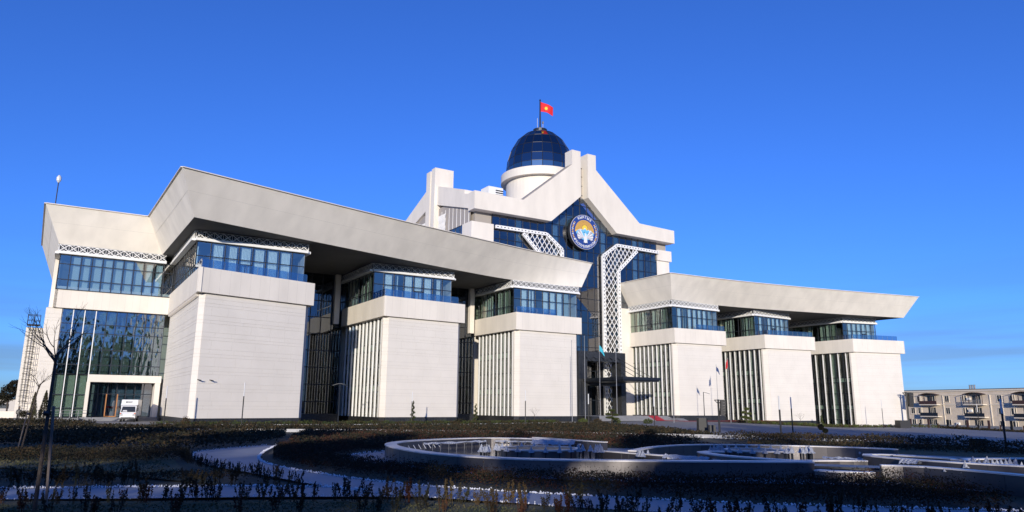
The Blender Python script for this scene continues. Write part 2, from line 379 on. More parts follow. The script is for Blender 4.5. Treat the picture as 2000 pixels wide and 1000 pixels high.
def vbox(p0, p1, out, t0, t1, z0, z1):
    """box along the line p0-p1, from offset t0 to t1 along the outward normal"""
    n = out; P = lambda p, t: (p[0]+n[0]*t, p[1]+n[1]*t)
    q = [P(p0, t1), P(p1, t1), P(p1, t0), P(p0, t0)]
    return [(*c, z0) for c in q]+[(*c, z1) for c in q]
def nrm(p0, p1):
    dx, dy = p1[0]-p0[0], p1[1]-p0[1]; l = math.hypot(dx, dy); return (dy/l, -dx/l), (dx/l, dy/l), l

def cladding(parent, p0, p1, z0, z1, L=2.4, m='stone', seed=1):
    n, t, l = nrm(p0, p1); r = random.Random(seed); z = z0; k = 0
    hs_ = [1.0, .35, .52]
    while z < z1-.05:
        h = min(hs_[k % 3], z1-z)
        if z1-(z+h) < .2: h = z1-z
        x = 0; first = r.uniform(.3, 1)*L
        while x < l-.01:
            w = first if x == 0 else L*r.choice([.8, 1, 1.2]); w = min(w, l-x)
            if l-(x+w) < .6: w = l-x
            a = (p0[0]+t[0]*(x+.004), p0[1]+t[1]*(x+.004)); b = (p0[0]+t[0]*(x+w-.004), p0[1]+t[1]*(x+w-.004))
            pr = .03+r.uniform(-.003, .003)
            v = vbox(a, b, n, 0, pr, z+.010, z+h-.010)
            piece('cladding_panel', m, parent, lambda q, v=v: q.hexa(v))
            x += w
        z += h; k += 1

def glazing(parent, p0, p1, zs, n=None, xs=None, glass='blue', mw=.10, curtains=None, depth=2.5, white=(), ends=0, back=True, door=None, slab=True):
    nn, t, l = nrm(p0, p1)
    if xs is None: xs = [l*i/n for i in range(n+1)]
    P = lambda x: (p0[0]+t[0]*x, p0[1]+t[1]*x)
    fr = mb('frame')
    for i, x in enumerate(xs):
        w = mw
        if i in white: continue
        fr.hexa(vbox(P(max(0, x-w/2)), P(min(l, x+w/2)), nn, -.08, .05, zs[0], zs[-1]))
    for z in zs:
        fr.hexa(vbox(P(0), P(l), nn, -.07, .045, z-mw/2+.0, z+mw/2))
    fr.build('window_frame', parent)
    if white:
        fw = mb('white')
        for i in white: fw.hexa(vbox(P(max(0, xs[i]-.05)), P(min(l, xs[i]+.05)), nn, -.08, .14, zs[0], zs[-1]))
        fw.build('white_mullion', parent)
    for i in range(len(xs)-1):
        for j in range(len(zs)-1):
            v = vbox(P(xs[i]+mw/2), P(xs[i+1]-mw/2), nn, -.03, -.01, zs[j]+mw/2, zs[j+1]-mw/2)
            # tiny tilt of each pane so that the reflections break up
            tl = rnd.uniform(-.0035, .0035)*(zs[j+1]-zs[j])*2
            v = v[:4]+[(q[0]+nn[0]*tl, q[1]+nn[1]*tl, q[2]) for q in v[4:]]
            piece('window_pane', glass, parent, lambda q, v=v: q.hexa(v))
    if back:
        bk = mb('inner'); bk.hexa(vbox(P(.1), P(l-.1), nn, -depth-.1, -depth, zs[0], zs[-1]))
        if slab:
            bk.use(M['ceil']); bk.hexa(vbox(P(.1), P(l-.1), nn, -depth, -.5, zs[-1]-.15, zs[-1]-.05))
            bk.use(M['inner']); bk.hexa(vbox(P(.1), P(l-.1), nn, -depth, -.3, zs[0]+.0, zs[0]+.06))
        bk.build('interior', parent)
    if curtains:
        for i in range(len(xs)-1):
            kind = curtains[i % len(curtains)]
            if kind == '.': continue
            w = xs[i+1]-xs[i]
            segs = {'c': [(.18, .92)], 'l': [(.1, .5)], 'r': [(.5, .9)], 'b': [(.12, .9)], 'h': [(.15, .85)], 't': [(.3, .95)]}[kind]
            zb = zs[0]+.1 if kind not in 'ht' else (zs[0]+(zs[-1]-zs[0])*rnd.uniform(.35, .6) if kind == 'h' else zs[-1]-rnd.uniform(.7, 1.6))
            for (f0, f1) in segs:
                c = mb('blind' if kind in 'bht' else 'curtain'); steps = 2 if kind in 'bht' else 14
                b = len(c.v)
                for k in range(steps+1):
                    x = xs[i]+w*(f0+(f1-f0)*k/steps); off = -.38+(0 if steps == 2 else (.06 if k % 2 else -.06))
                    q = P(x); c.v += [(q[0]+nn[0]*off, q[1]+nn[1]*off, zb), (q[0]+nn[0]*off, q[1]+nn[1]*off, zs[-1]-.12)]
                for k in range(steps): c.face(b+2*k, b+2*k+2, b+2*k+3, b+2*k+1)
                c.build('blind' if kind in 'bht' else 'curtain', parent)
    if door is not None:
        x0, x1 = xs[door]+.15, xs[door+1]-.15; q = mb('frame'); z0 = zs[0]; zt = z0+2.3
        for x in (x0, (x0+x1)/2, x1): q.hexa(vbox(P(x-.06), P(x+.06), nn, .0, .09, z0, zt))
        q.hexa(vbox(P(x0-.1), P(x1+.1), nn, .0, .1, zt, zt+.14)); q.build('balcony_door', parent)

def frieze(parent, p0, p1, z0=21.5, z1=22.48, dark_back=True, cell=1.05):
    n, t, l = nrm(p0, p1); P = lambda x, o=0: (p0[0]+t[0]*x+n[0]*o, p0[1]+t[1]*x+n[1]*o)
    q = mb('white'); k = max(1, round(l/cell)); w = l/k; o = .10; e = .045
    def bar(xa, za, xb, zb, th=.085):
        q.bar((*P(xa, o), za), (*P(xb, o), zb), th, th, up=(n[0], n[1], 0))
    bar(0, z0+.05, l, z0+.05, .08); bar(0, z1-.06, l, z1-.06, .06)
    for i in range(k):
        x = i*w; zc = (z0+z1)/2; a, b = z0+.08, z1-.09
        bar(x+.02, a, x+w-.02, b); bar(x+.02, b, x+w-.02, a)
        bar(x+w*.5, b, x+w*.78, zc, .035); bar(x+w*.78, zc, x+w*.5, a, .035); bar(x+w*.5, a, x+w*.22, zc, .035); bar(x+w*.22, zc, x+w*.5, b, .035)
        bar(x, a, x, b, .05)
    q.build('lattice_frieze', parent)
    s = mb('white'); s.hexa(vbox(P(0), P(l), n, -.3, .42, z0-.30, z0)); s.build('eave_slab', parent)
    bk = mb('darkmetal'); bk.hexa(vbox(P(.02), P(l-.02), n, -.32, -.22, z0, z1)); bk.build('frieze_backing', parent)

def railing(parent, p0, p1, n, z=17.0):
    nn, t, l = nrm(p0, p1); P = lambda x: (p0[0]+t[0]*x, p0[1]+t[1]*x)
    for i in range(n):
        v = vbox(P(l*i/n+.03), P(l*(i+1)/n-.03), nn, -.01, .01, z+.02, z+1.0)
        piece('railing_panel', 'rail', parent, lambda q, v=v: q.hexa(v))
    q = mb('polegrey')
    for i in range(n+1): q.hexa(vbox(P(max(0, l*i/n-.02)), P(min(l, l*i/n+.02)), nn, -.06, -.015, z, z+.85))
    q.build('railing_post', parent)

def parapet(parent, pts, z0=14.2, z1=17.0, seamstep=1.25):
    """hollow balcony front: outer outline pts (open polyline, outside on the right-hand side of travel)"""
    q = mb('plaster'); sm = mb('seam')
    for a, b in zip(pts[:-1], pts[1:]):
        n, t, l = nrm(a, b); q.hexa(vbox(a, b, n, -.35, 0, z0, z1))
        k = max(1, round(l/seamstep))
        for i in range(1, k):
            x = l*i/k; p = (a[0]+t[0]*(x-.008), a[1]+t[1]*(x-.008)); r = (a[0]+t[0]*(x+.008), a[1]+t[1]*(x+.008))
            sm.hexa(vbox(p, r, n, -.01, .004, z0+.02, z1-.02))
    q.build('parapet', parent); sm.build('parapet_joints', parent, kind='stuff')

# blocks: parapet a0,a1,d0,d1 ; glass a range, d ; base z
BL = [
 dict(a0=-75.5, a1=-61.4, d0=-14.0, d1=-10.1, g0=-75.4, g1=-61.9, gd=(-7.7, -7.6), base=.52, zb=-.6, back=11.2, fins=0, doorcol=3, seed=11, cols='.cccccc.', rail=(.25, 13.6)),
 dict(a0=-50.3, a1=-36.9, d0=-5.8, d1=-4.4, g0=-50.3, g1=-37.1, gd=(-.7, -.75), base=.52, zb=-.6, back=12, fins=11, doorcol=4, seed=12, cols='.clcccr.', rail=(.1, 12.4)),
 dict(a0=-26.1, a1=-12.7, d0=-1.7, d1=-1.4, g0=-25.8, g1=-12.5, gd=(-.1, -.3), base=.60, zb=-.6, back=12, fins=10, doorcol=None, seed=13, cols='.cc.cccb.', rail=(.2, 8.2)),
 dict(a0=10.9, a1=23.8, d0=.5, d1=-.6, g0=11.05, g1=24.2, gd=(1.3, 1.5), base=.70, zb=-.7, back=14, fins=10, doorcol=None, seed=14, cols='.cbccccb.', rail=(5.5, 12.8)),
 dict(a0=34.7, a1=47.8, d0=-1.1, d1=-3.5, g0=35.0, g1=47.0, gd=(1.6, 1.9), base=-.28, zb=-1.4, back=12, fins=9, doorcol=4, seed=15, cols='.cbcccc.', rail=(1.0, 12.9)),
 dict(a0=57.0, a1=70.9, d0=-6.2, d1=-9.5, g0=61.2, g1=70.6, gd=(-1.3, -3.6), base=-1.4, zb=-2.0, back=12, fins=9, doorcol=4, seed=16, cols='.ccccc.', rail=(.3, 12.6)),
]
for bi, B in enumerate(BL):
    a0, a1, d0, d1 = B['a0'], B['a1'], B['d0'], B['d1']; back = B['back']; zb, zt = B['base'], 14.2
    blk = mb('joint')
    ins = .42; ch = .72     # wall stands inside the balcony outline; chamfered corners
    ux, uy = (a1-a0), (d1-d0); ul = math.hypot(ux, uy); ux /= ul; uy /= ul
    fl = (a0+ins, d0+ins+uy*ins); fr_ = (a1-ins, d1+ins-uy*ins)
    c1 = (fl[0], fl[1]+ch); c2 = (fl[0]+ux*ch*.8, fl[1]+uy*ch*.8)
    e1 = (fr_[0]-ux*.5, fr_[1]-uy*.5); e2 = (fr_[0], fr_[1]+.5)
    core = [c2, e1, e2, (fr_[0], back), (fl[0], back), c1]
    if B['fins']:
        fs = c1[1]+.35        # solid strip, then the fins
        rec = 1.0
        core = [c2, e1, e2, (fr_[0], back), (fl[0]+rec, back), (fl[0]+rec, fs), (fl[0], fs), c1]
    blk.prism(core, zb, zt-.01)
    wall = blk.build('wall_block', bld)
    cladding(wall, c2, e1, zb, zt-.12, seed=B['seed'])
    cladding(wall, c1, c2, zb, zt-.12, L=3, seed=B['seed']+50)
    if not B['fins']: cladding(wall, (fl[0], back), c1, zb, zt-.12, L=3.0, seed=B['seed']+90)
    else: cladding(wall, (fl[0], fs), c1, zb, zt-.12, L=3, seed=B['seed']+90)
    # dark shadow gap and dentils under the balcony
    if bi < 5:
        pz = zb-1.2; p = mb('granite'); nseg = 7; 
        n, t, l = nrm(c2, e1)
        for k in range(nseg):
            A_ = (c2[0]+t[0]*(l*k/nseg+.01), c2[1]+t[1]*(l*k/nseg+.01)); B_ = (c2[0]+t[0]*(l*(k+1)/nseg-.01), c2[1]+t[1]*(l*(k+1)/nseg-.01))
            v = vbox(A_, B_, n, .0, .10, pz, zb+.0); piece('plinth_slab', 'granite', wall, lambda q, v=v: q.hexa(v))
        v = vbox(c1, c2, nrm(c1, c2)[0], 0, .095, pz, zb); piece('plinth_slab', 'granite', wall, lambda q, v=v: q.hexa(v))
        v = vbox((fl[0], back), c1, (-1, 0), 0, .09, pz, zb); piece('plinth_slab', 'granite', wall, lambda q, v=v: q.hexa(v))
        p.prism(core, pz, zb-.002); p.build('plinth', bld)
    if bi == 0:
        q = mb('seam'); k = 30
        for i in range(k):
            y = d0+1.6+i*(back-d0-2)/k; q.box(a0+.02, a0+ins-.035, y, y+.28, zt-.32, zt-.003)
        q.build('dentil', bld)
    else:
        # fins with glazing behind
        nf = B['fins']; y0, y1 = fs, back; step = (y1-y0)/nf
        fins_parent = wall
        for k in range(nf):
            y = y0+step*(k+.55)
            piece('white_fin', 'white', wall, lambda q, y=y: q.box(fl[0]+.20, fl[0]+.43, y-.08, y+.08, zb-.9 if bi < 5 else zb, zt-.02))
        glazing(wall, (fl[0]+.50, y1), (fl[0]+.50, y0), [zb-.3, zb+1.3, zb+3.4, zb+4.4, zb+6.8, zb+9.2, zb+10.2, zt-.02], n=nf, glass='teal', mw=.12, curtains='......b', depth=.48, slab=False)
        q = mb('blind')
        for k in range(nf):
            for z in (zb+3.5, zb+9.3):
                if rnd.random() < .4: q.box(fl[0]+.56, fl[0]+.58, y0+step*(k+.1), y0+step*(k+.95), z, z+.8)
        q.build('spandrel_panel', wall)
    # balcony parapet and floor
    parapet(bld, [(a0, back), (a0, d0), (a1, d1), (a1, back)])
    f = mb('plaster'); f.prism([(a0+.34, d0+.36), (a1-.34, d1+.36), (a1-.34, back), (a0+.34, back)], 14.203, 14.6); f.build('balcony_floor', bld)
    # glass storey
    g0, g1 = B['g0'], B['g1']; gd0, gd1 = B['gd']
    zs = [16.2, 17.4, 19.3, 21.2]; st = empty('glass_storey', (0, 0, 0), parent=bld)
    glazing(st, (g0+.25, gd0+.1), (g1-.25, gd1+.1), [17.0-.5, 19.45, 21.2], n=len(B['cols']), glass='blue', curtains=B['cols'], door=B['doorcol'], depth=3.5)
    glazing(st, (g0+.25, back+1), (g0+.25, gd0+.1), [16.5, 18.3, 21.2], n=max(8, int((back+1-gd0)/1.45)), glass='teal' if bi else 'blue', curtains='.bcc.ccb', depth=3.5)
    rf = mb('ceil'); rf.prism([(g0+.3, gd0+.2), (g1-.3, gd1+.2), (g1-.3, back+1), (g0+.3, back+1)], 21.21, 21.3); rf.build('storey_ceiling', st)
    wl = mb('plaster'); wl.box(g1-.28, g1-.12, gd1+.5, back+1, 16.5, 21.2); wl.build('storey_wall', st)
    frieze(st, (g0, gd0), (g1, gd1)); frieze(st, (g0, back+.9), (g0, gd0))
    frieze(st, (g1, gd1), (g1, gd1+3))
    ra, rb = B['rail']; n, t, l = nrm((a0, d0), (a1, d1))
    q0 = (a0+t[0]*ra-n[0]*.2, d0+t[1]*ra-n[1]*.2); q1 = (a0+t[0]*rb-n[0]*.2, d0+t[1]*rb-n[1]*.2)
    railing(st, q0, q1, max(5, int((rb-ra)/1.3)))
    if bi in (1, 4, 5, 0): railing(st, (q0[0], q0[1]+4.5), q0, 4)

# columns standing at the inner ends of the glass storeys
c = mb('plaster')
for a, d in ((-51.2, 12.1), (-26.8, 12.1), (33.9, 12.1), (56.3, 12.1)):
    c2_ = mb('plaster'); c2_.box(a-.42, a+.42, d-.4, d+.4, 14.6, 22.5); c2_.build('column', bld)

# recess curtain walls between the blocks
rec = empty('recess_glazing', (0, 0, 0), parent=bld)
Z = [.3, 2.6, 5.2, 7.8, 10.4, 13, 15.6, 18.2, 20.6, 22.5]
glazing(rec, (-62, 12.6), (-50, 12.6), Z, n=7, glass='recess', mw=.14, depth=2)
glazing(rec, (-37.5, 12.6), (-26, 12.6), Z, n=7, glass='recess', mw=.14, depth=2)
glazing(rec, (23.5, 12.6), (34.8, 12.6), [z-.8 for z in Z[:-1]]+[22.5], n=7, glass='recess', mw=.14, depth=2)
glazing(rec, (47.4, 12.6), (57.5, 12.6), [z-1.2 for z in Z[:-1]]+[22.5], n=6, glass='recess', mw=.14, depth=2)
rb = mb('plaster'); rb.box(-89.55, -13, 15, 40, -1, 22.4); rb.box(12, 72, 15, 40, -2.5, 22.4); rb.build('rear_wall', bld)
for x0_, x1_, h_ in ((-61, -51, .8), (-37, -27, .8), (25, 34, .3)): lw = mb('granite'); lw.box(x0_, x1_, 9, 12, -1, h_); lw.build('recess_plinth', bld)

# ---- left pavilion
pav = mb('joint'); pav.box(-89.7, -87.95, 11.35, 15, -1, 14.19); pv = pav.build('pavilion_pier', bld)
cladding(pv, (-89.7, 11.35), (-87.95, 11.35), .3, 14.1, L=3, seed=5)
cladding(pv, (-89.7, 15), (-89.7, 11.35), .3, 14.1, L=2, seed=6)
parapet(bld, [(-89.05, 21), (-89.05, 10.9), (-75.4, 10.9)], seamstep=.9)
f = mb('plaster'); f.box(-88.7, -75.4, 11.26, 18, 14.203, 14.6); f.build('balcony_floor', bld)
gx = [0, 1.25, 2.55, 3.85, 5.1, 6.3, 7.5, 8.7, 9.9, 11.1, 12.2]
glazing(pv, (-87.9, 11.6), (-75.7, 11.6), [5.75, 7.0, 9.0, 11.1, 12.3, 14.15], xs=gx, glass='pav', white=(0, 1, 2, 3), curtains='tt.tt.t.tt', depth=3.5)
glazing(pv, (-87.9, 11.6), (-84.05, 11.6), [.3, 1.45, 3.15, 5.75], xs=gx[:4], glass='teal', white=(0, 1, 2, 3), curtains='bbb', depth=2.5)
q = mb('plaster'); q.box(-84.05, -75.4, 11.0, 11.7, 4.8, 5.75); q.box(-84.15, -83.75, 11.05, 11.75, .3, 4.8); q.box(-76.1, -75.45, 11.05, 13.7, .3, 4.8); q.build('entrance_surround', pv)
glazing(pv, (-83.7, 13.4), (-76.1, 13.4), [.3, 3.3, 4.8], n=7, glass='bluedeep', depth=4)
q = mb(mat('door_wood', (.42, .18, .06), .5))
for x in (-81.6, -80.3): q.box(x-.06, x+.06, 13.2, 13.3, .3, 3.3)
q.box(-81.6, -80.3, 13.2, 13.3, .3, .42); q.build('wooden_door_frame', pv)
q = mb('red'); q.box(-81.5, -79.3, 14.2, 14.25, 1.5, 1.7); q.build('red_counter', pv)
q = mb('paving')
for k in range(4): q.box(-84.5, -75.5, 10.4-.35*k, 13.3, -.5-.001*k, .28-.13*k)
q.build('entrance_step', pv)
q = mb('paving'); q.box(-92, -84.6, 9.3, 11.3, -.6, .22); q.build('ramp', pv)
q = mb('polegrey')
for k in range(9): q.tube([(-91+.9*k, 9.5, .2), (-91+.9*k, 9.5, 1.15)], .03)
q.tube([(-91, 9.5, 1.15), (-83.8, 9.5, 1.15)], .03); q.tube([(-91, 9.5, .75), (-83.8, 9.5, .75)], .02); q.build('ramp_railing', pv)
st = empty('glass_storey', (0, 0, 0), parent=bld)
glazing(st, (-89, 10.85), (-75.3, 10.85), [16.6, 17.9, 19.95, 21.2], n=11, glass='blue', curtains='.bbbbbbbcc.', depth=3.5)
glazing(st, (-89, 20), (-89, 10.85), [16.6, 17.9, 19.95, 21.2], n=6, glass='blue', depth=3.5)
frieze(st, (-89.2, 10.6), (-76.4, 10.6)); frieze(st, (-89.2, 21), (-89.2, 10.6))
rf = mb('ceil'); rf.box(-88.9, -75.5, 11, 21, 21.21, 21.3); rf.build('storey_ceiling', st)
# annex with ladder
ax = mb('joint'); ax.box(-91.75, -89.6, 17.5, 40, -1, 12.0); an = ax.build('annex_wing', bld)
cladding(an, (-91.75, 17.5), (-89.6, 17.5), 0, 12.0, L=3.5, seed=8); cladding(an, (-91.75, 34), (-91.75, 17.5), 0, 12.0, L=5, seed=9)
ld = mb('black')
lx, ly = -91.0, 17.0
for s in (-.3, .3): ld.tube([(lx+s, ly, .8), (lx+s, ly, 12.9)], .035, 4)
for k in range(34): ld.tube([(lx-.3, ly, 1+.34*k), (lx+.3, ly, 1+.34*k)], .02, 4)
for k in range(15):
    z = 2.2+.72*k; pts = [(lx+math.cos(g)*.48, ly-.1-math.sin(g)*.6, z) for g in [math.pi*i/6 for i in range(7)]]
    ld.tube(pts, .03, 4); ld.bar((lx+.3, ly, z), (lx+.3, 17.45, z), .05)
for g in (.6, 1.57, 2.5): ld.bar((lx+math.cos(g)*.48, ly-.1-math.sin(g)*.6, 2.2), (lx+math.cos(g)*.48, ly-.1-math.sin(g)*.6, 12.3), .04)
ld.build('access_ladder', bld)
cg = mb('black')
for z in (12.3, 12.9, 13.6):
    for p, q_ in (((lx-.7, ly-.7), (lx+.7, ly-.7)), ((lx+.7, ly-.7), (lx+.7, ly+.7)), ((lx+.7, ly+.7), (lx-.7, ly+.7)), ((lx-.7, ly+.7), (lx-.7, ly-.7))): cg.bar((*p, z), (*q_, z), .06)
for sx in (-.7, 0, .7):
    for sy in (-.7, .7): cg.bar((lx+sx, ly+sy, 12.2), (lx+sx, ly+sy, 13.6), .05)
cg.box(lx-.7, lx+.7, ly-.7, ly+.7, 12.2, 12.28); cg.build('ladder_cage', bld)

# ---- wing roofs
def roof(name, pts, tops, back_i, zs=22.5, zt=27.0, curved=(0, 0)):
    q = mb('roofpl'); n = len(pts); b = len(q.v)
    q.v += [(*p, zs) for p in pts]+[(*p, zt) for p in tops]
    for i in range(n):
        j = (i+1) % n
        if not curved[0] <= i < curved[1]: q.face(b+i, b+j, b+n+j, b+n+i)
    cv = mb('roofpl'); K = 6
    for i in range(curved[0], curved[1]+1):
        for k in range(K+1): f = k/K; cv.v.append((pts[i][0]*(1-f)+tops[i][0]*f, pts[i][1]*(1-f)+tops[i][1]*f, zs*(1-f)+zt*f))
    for i in range(curved[1]-curved[0]):
        for k in range(K): a_ = i*(K+1)+k; cv.face(a_, a_+K+1, a_+K+2, a_+1)
    cv.build('roof_fascia', bld, smooth=True)
    ins = []
    q.face(*[b+n+i for i in range(n)]); r = q.build(name, bld)
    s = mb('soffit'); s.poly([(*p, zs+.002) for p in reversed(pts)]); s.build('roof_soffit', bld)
    cp = mb('plaster')
    for i in range(n):
        j = (i+1) % n
        if i in back_i: continue
        cp.bar((*tops[i], zt+.05), (*tops[j], zt+.05), .36, .10)
    cp.build('roof_coping', bld)
    sm = mb('seam')      # one long joint along each fascia
    for i in range(n):
        j = (i+1) % n
        if i in back_i: continue
        f = .55; A_ = Vector((*pts[i], zs)).lerp(Vector((*tops[i], zt)), f); B_ = Vector((*pts[j], zs)).lerp(Vector((*tops[j], zt)), f)
        sm.bar(A_, B_, .012, .016)
    sm.build('roof_joint', bld)
    return r
lb = smooth_line([(-76.6, -14.0), (-55, -7.4), (-38.6, -2.7), (-25.2, .6), (-11.9, -.5)], 3); lt = smooth_line([(-78.7, -17.3), (-56.5, -10.9), (-40, -6.8), (-25, -3.2), (-9.4, -.4)], 3); lb = arclen(lb, 28); lt = arclen(lt, 28)
RL = [(-90.0, 48), (-89.3, 10.6), (-77.0, 10.6)]+lb+[(-11.9, 40)]
roof('wing_roof', RL, [(-92.0, 38), (-91.3, 7.9), (-79.4, 7.9)]+lt+[(-9.4, 38)], (len(RL)-2, len(RL)-1), curved=(3, 30))
lb = smooth_line([(11.05, 1.05), (25, 1.9), (40.3, -.6), (56, -4), (73.9, -8.3)], 3); lt = smooth_line([(8.4, -1.55), (23, -2.3), (40, -4.6), (58, -8.0), (75.2, -11.5)], 3); lb = arclen(lb, 28); lt = arclen(lt, 28)
RL = [(11.0, 40)]+lb+[(73.9, 40)]
roof('wing_roof', RL, [(8.3, 40)]+lt+[(75.2, 40)], (len(RL)-2, len(RL)-1), curved=(1, 28))

# ---- tower
tw = mb('plaster')
tw.box(-26.0, -21.9, 13.6, 45.5, 0, 35.0); tw.build('tower_pier', bld); tw = mb('plaster'); tw.box(19.4, 23.1, 13.6, 45.5, 0, 35.0); tw.build('tower_pier', bld); tw = mb('plaster'); tw.box(-21.9, 19.4, 17.5, 45.5, 0, 37.3)
tw.build('tower_wall', bld)
q = mb('taupe'); q.box(-25.4, -21.9, 13.9, 45, 35.0, 37.4); q.build('tower_recess_wall', bld); q = mb('taupe'); q.box(19.4, 22.5, 13.9, 45, 35.0, 37.4); q.build('tower_recess_wall', bld)
q = mb('plaster'); q.box(19.38, 23.5, 13.2, 44, 33.3, 35.6); q.build('tower_band', bld); q = mb('plaster'); q.box(-26.6, -21.88, 13.0, 16.6, 31.9, 35.3); q.build('tower_band', bld)
tg = empty('tower_glazing', (0, 0, 0), parent=bld)
TZ = [.3, 3.4, 6.5, 9.0, 11.2, 13.6, 16, 18.4, 20.8, 23.2, 25.6, 28, 30.4, 32.8, 35.1, 37.5]
glazing(tg, (-21.9, 13.6), (19.4, 13.6), TZ, n=24, glass='bluedeep', mw=.12, depth=3.2, curtains='...b....c..b...c.b..cb..')
# gable part of the glazing
q = mb('frame'); gl = [(-9.6, 37.5), (7.1, 37.5), (-.4, 43.9), (-2.0, 43.9)]
for k in range(-5, 5):
    x = -21.9+41.3/24*(k+12); 
    top = 43.9-max(0, abs(x+1.2)-.8)*.853
    if top > 37.7: q.box(x-.06, x+.06, 13.52, 13.65, 37.5, top)
for z in (39.8, 42.2):
    w = .8+(43.9-z)/.853; q.box(-1.2-w, -1.2+w, 13.53, 13.64, z-.06, z+.06)
q.build('gable_frame', tg)
q = mb('bluedeep'); q.slab_y(gl, 13.6, 13.62); q.build('gable_pane', tg)
q = mb('inner'); q.slab_y([(-11, 37.5), (8.6, 37.5), (-.4, 45), (-2.0, 45)], 16.5, 16.6); q.build('gable_interior', tg)
# slot between the pylons
q = mb('taupe'); q.box(-2.1, -.2, 13.9, 14.3, 43, 50.6); q.build('slot_panel', bld)
q = mb('frame')
for z in (44.6, 46.6, 48.6, 50.4): q.box(-2.1, -.2, 13.86, 13.92, z-.07, z+.07)
q.box(-1.3, -1.2, 13.86, 13.92, 43, 50.6); q.build('slot_mullion', bld)
# front gable fascia: two halves with pylons
F0, F1 = 12.0, 14.4
q = mb('plaster')
q.slab_y([(-26.6, 37.45), (-9.45, 37.5), (-2.12, 43.75), (-2.12, 53.25), (-4.28, 53.25), (-4.28, 50.1), (-15.95, 40.75), (-26.6, 40.85)], F0, F1)
q.build('gable_fascia', bld)
q = mb('plaster')
q.slab_y([(-.30, 43.75), (7.05, 37.3), (23.4, 37.2), (23.4, 40.05), (13.4, 40.3), (1.83, 50.0), (1.83, 53.15), (-.30, 53.15)], F0, F1)
q.build('gable_fascia', bld)
q = mb('seam')
for pts in ([(-26.6, 37.45), (-9.45, 37.5), (-2.12, 43.75)], [(-.3, 43.75), (7.05, 37.3), (23.4, 37.2)]):
    for (x0, z0), (x1, z1) in zip(pts[:-1], pts[1:]): pass
q = mb('taupe')      # sloping copings on the gable
q.bar((-4.4, 13.2, 50.06), (-15.95, 13.2, 40.81), 2.3, .12, up=(.6, 0, -.8)); q.build('gable_coping', bld)
# soffit behind the gable, over the glass
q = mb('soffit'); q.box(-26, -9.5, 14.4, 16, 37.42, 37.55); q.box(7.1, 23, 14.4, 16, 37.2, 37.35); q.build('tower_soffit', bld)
# flat roof, side fascias
q = mb('plaster')
q.box(-24.3, 22.9, 14.41, 45, 37.6, 40.2); q.build('tower_roof', bld)
q = mb('plaster')      # left side gable
q.slab_x([(12.02, 37.46), (26.9, 42.6), (28.2, 42.6), (28.2, 49.2), (28.9, 49.2), (28.9, 49.2), (28.9, 45.9), (28.9, 45.9), (12.02, 40.84)], -26.9, -24.2) if False else None
q.slab_x([(14.42, 38.0), (29.2, 42.2), (29.2, 46.2), (16.0, 42.0), (16.0, 41.2), (14.42, 40.8)], -26.6, -24.3)
q.slab_x([(31.0, 42.2), (45.6, 38.0), (45.6, 40.9), (32.6, 46.0), (31.0, 46.2)], -26.6, -24.3)
q.box(-27.2, -23.0, 27.7, 29.3, 30, 49.6); q.box(-27.2, -23.0, 29.9, 31.7, 30, 49.4)
q.build('side_gable', bld)
q = mb('plaster'); q.slab_x([(29.5, 41.8), (44, 38), (29.5, 38)], -24.3, -24.0); q.slab_x([(16, 38), (29, 41.8), (29, 38)], -24.3, -24.0); q.build('side_infill', bld)
# side wall details: taupe ribs, lattice, blue glass
q = mb('taupe'); q.box(-26.15, -26.02, 14.5, 44, 35.5, 41); q.build('side_panel', bld)
q = mb('white')
for k in range(8): q.box(-26.2, -26.12, 14.9+1.6*k, 15.0+1.6*k, 35.5, 40)
q.build('side_rib', bld)
glazing(tg, (-26.25, 25.4), (-26.25, 14.4), [28, 31, 33.2, 35.4], n=6, glass='blue', depth=.1, slab=False)
for s in (24.0, 32.2):
    q = mb('white')
    for k in range(7):
        y = s+.45*k
        for j in range(7): q.bar((-26.5, y, 28+1.6*j), (-26.5, y+.3, 28.8+1.6*j), .16, .12, up=(1, 0, 0)); q.bar((-26.5, y+.3, 28.8+1.6*j), (-26.5, y, 29.6+1.6*j), .16, .12, up=(1, 0, 0))
    q.build('side_lattice', bld)
# roof machinery
q = mb('white'); q.box(-20.5, -17.2, 17.5, 20.5, 40.2, 44.2); u = q.build('ventilation_unit', bld)
for k in range(6): 
    q = mb('black'); q.box(-18.9, -17.15, 17.44, 17.5, 41.2+.45*k, 41.42+.45*k); q.build('louvre', u)
q = mb('polegrey'); q.lathe([(1.2, 40.2), (1.2, 41.2), (.5, 41.9)], -18.3, 15.9, 10); q.build('roof_fan', bld)

# drum and dome
DX, DY = -1.2, 28.0
q = mb('plaster'); q.lathe([(7.6, 40), (7.6, 50.35)], DX, DY, 48); q.build('drum', bld, smooth=False)
q = mb('plaster'); q.lathe([(7.7, 50.3), (8.75, 50.3), (8.75, 52.1), (7.3, 52.1)], DX, DY, 64); q.build('drum_collar', bld)
prof = [(7.35, 52.1), (7.5, 53.8), (7.3, 55.7), (6.55, 58.2), (5.2, 60.5), (3.4, 62.1), (1.55, 62.9)]
dome = mb('darkmetal').lathe([(1.6, 62.85), (1.6, 63.5), (1.2, 63.6)], DX, DY, 16).build('dome_cap', bld)
NS = 20
fr = mb('darkmetal'); rings = []
for r, z in prof: rings.append([(DX+math.cos(2*math.pi*k/NS+.1)*r, DY+math.sin(2*math.pi*k/NS+.1)*r, z) for k in range(NS)])
for i in range(len(prof)):
    for k in range(NS):
        fr.bar(rings[i][k], rings[i][(k+1) % NS], .09)
        if i < len(prof)-1:
            fr.bar(rings[i][k], rings[i+1][k], .11)
fr.build('dome_frame', dome)
M['domeglass'] = glassmat('dome_glass', (.50, .50, .52), (.03, .07, .16), .50)
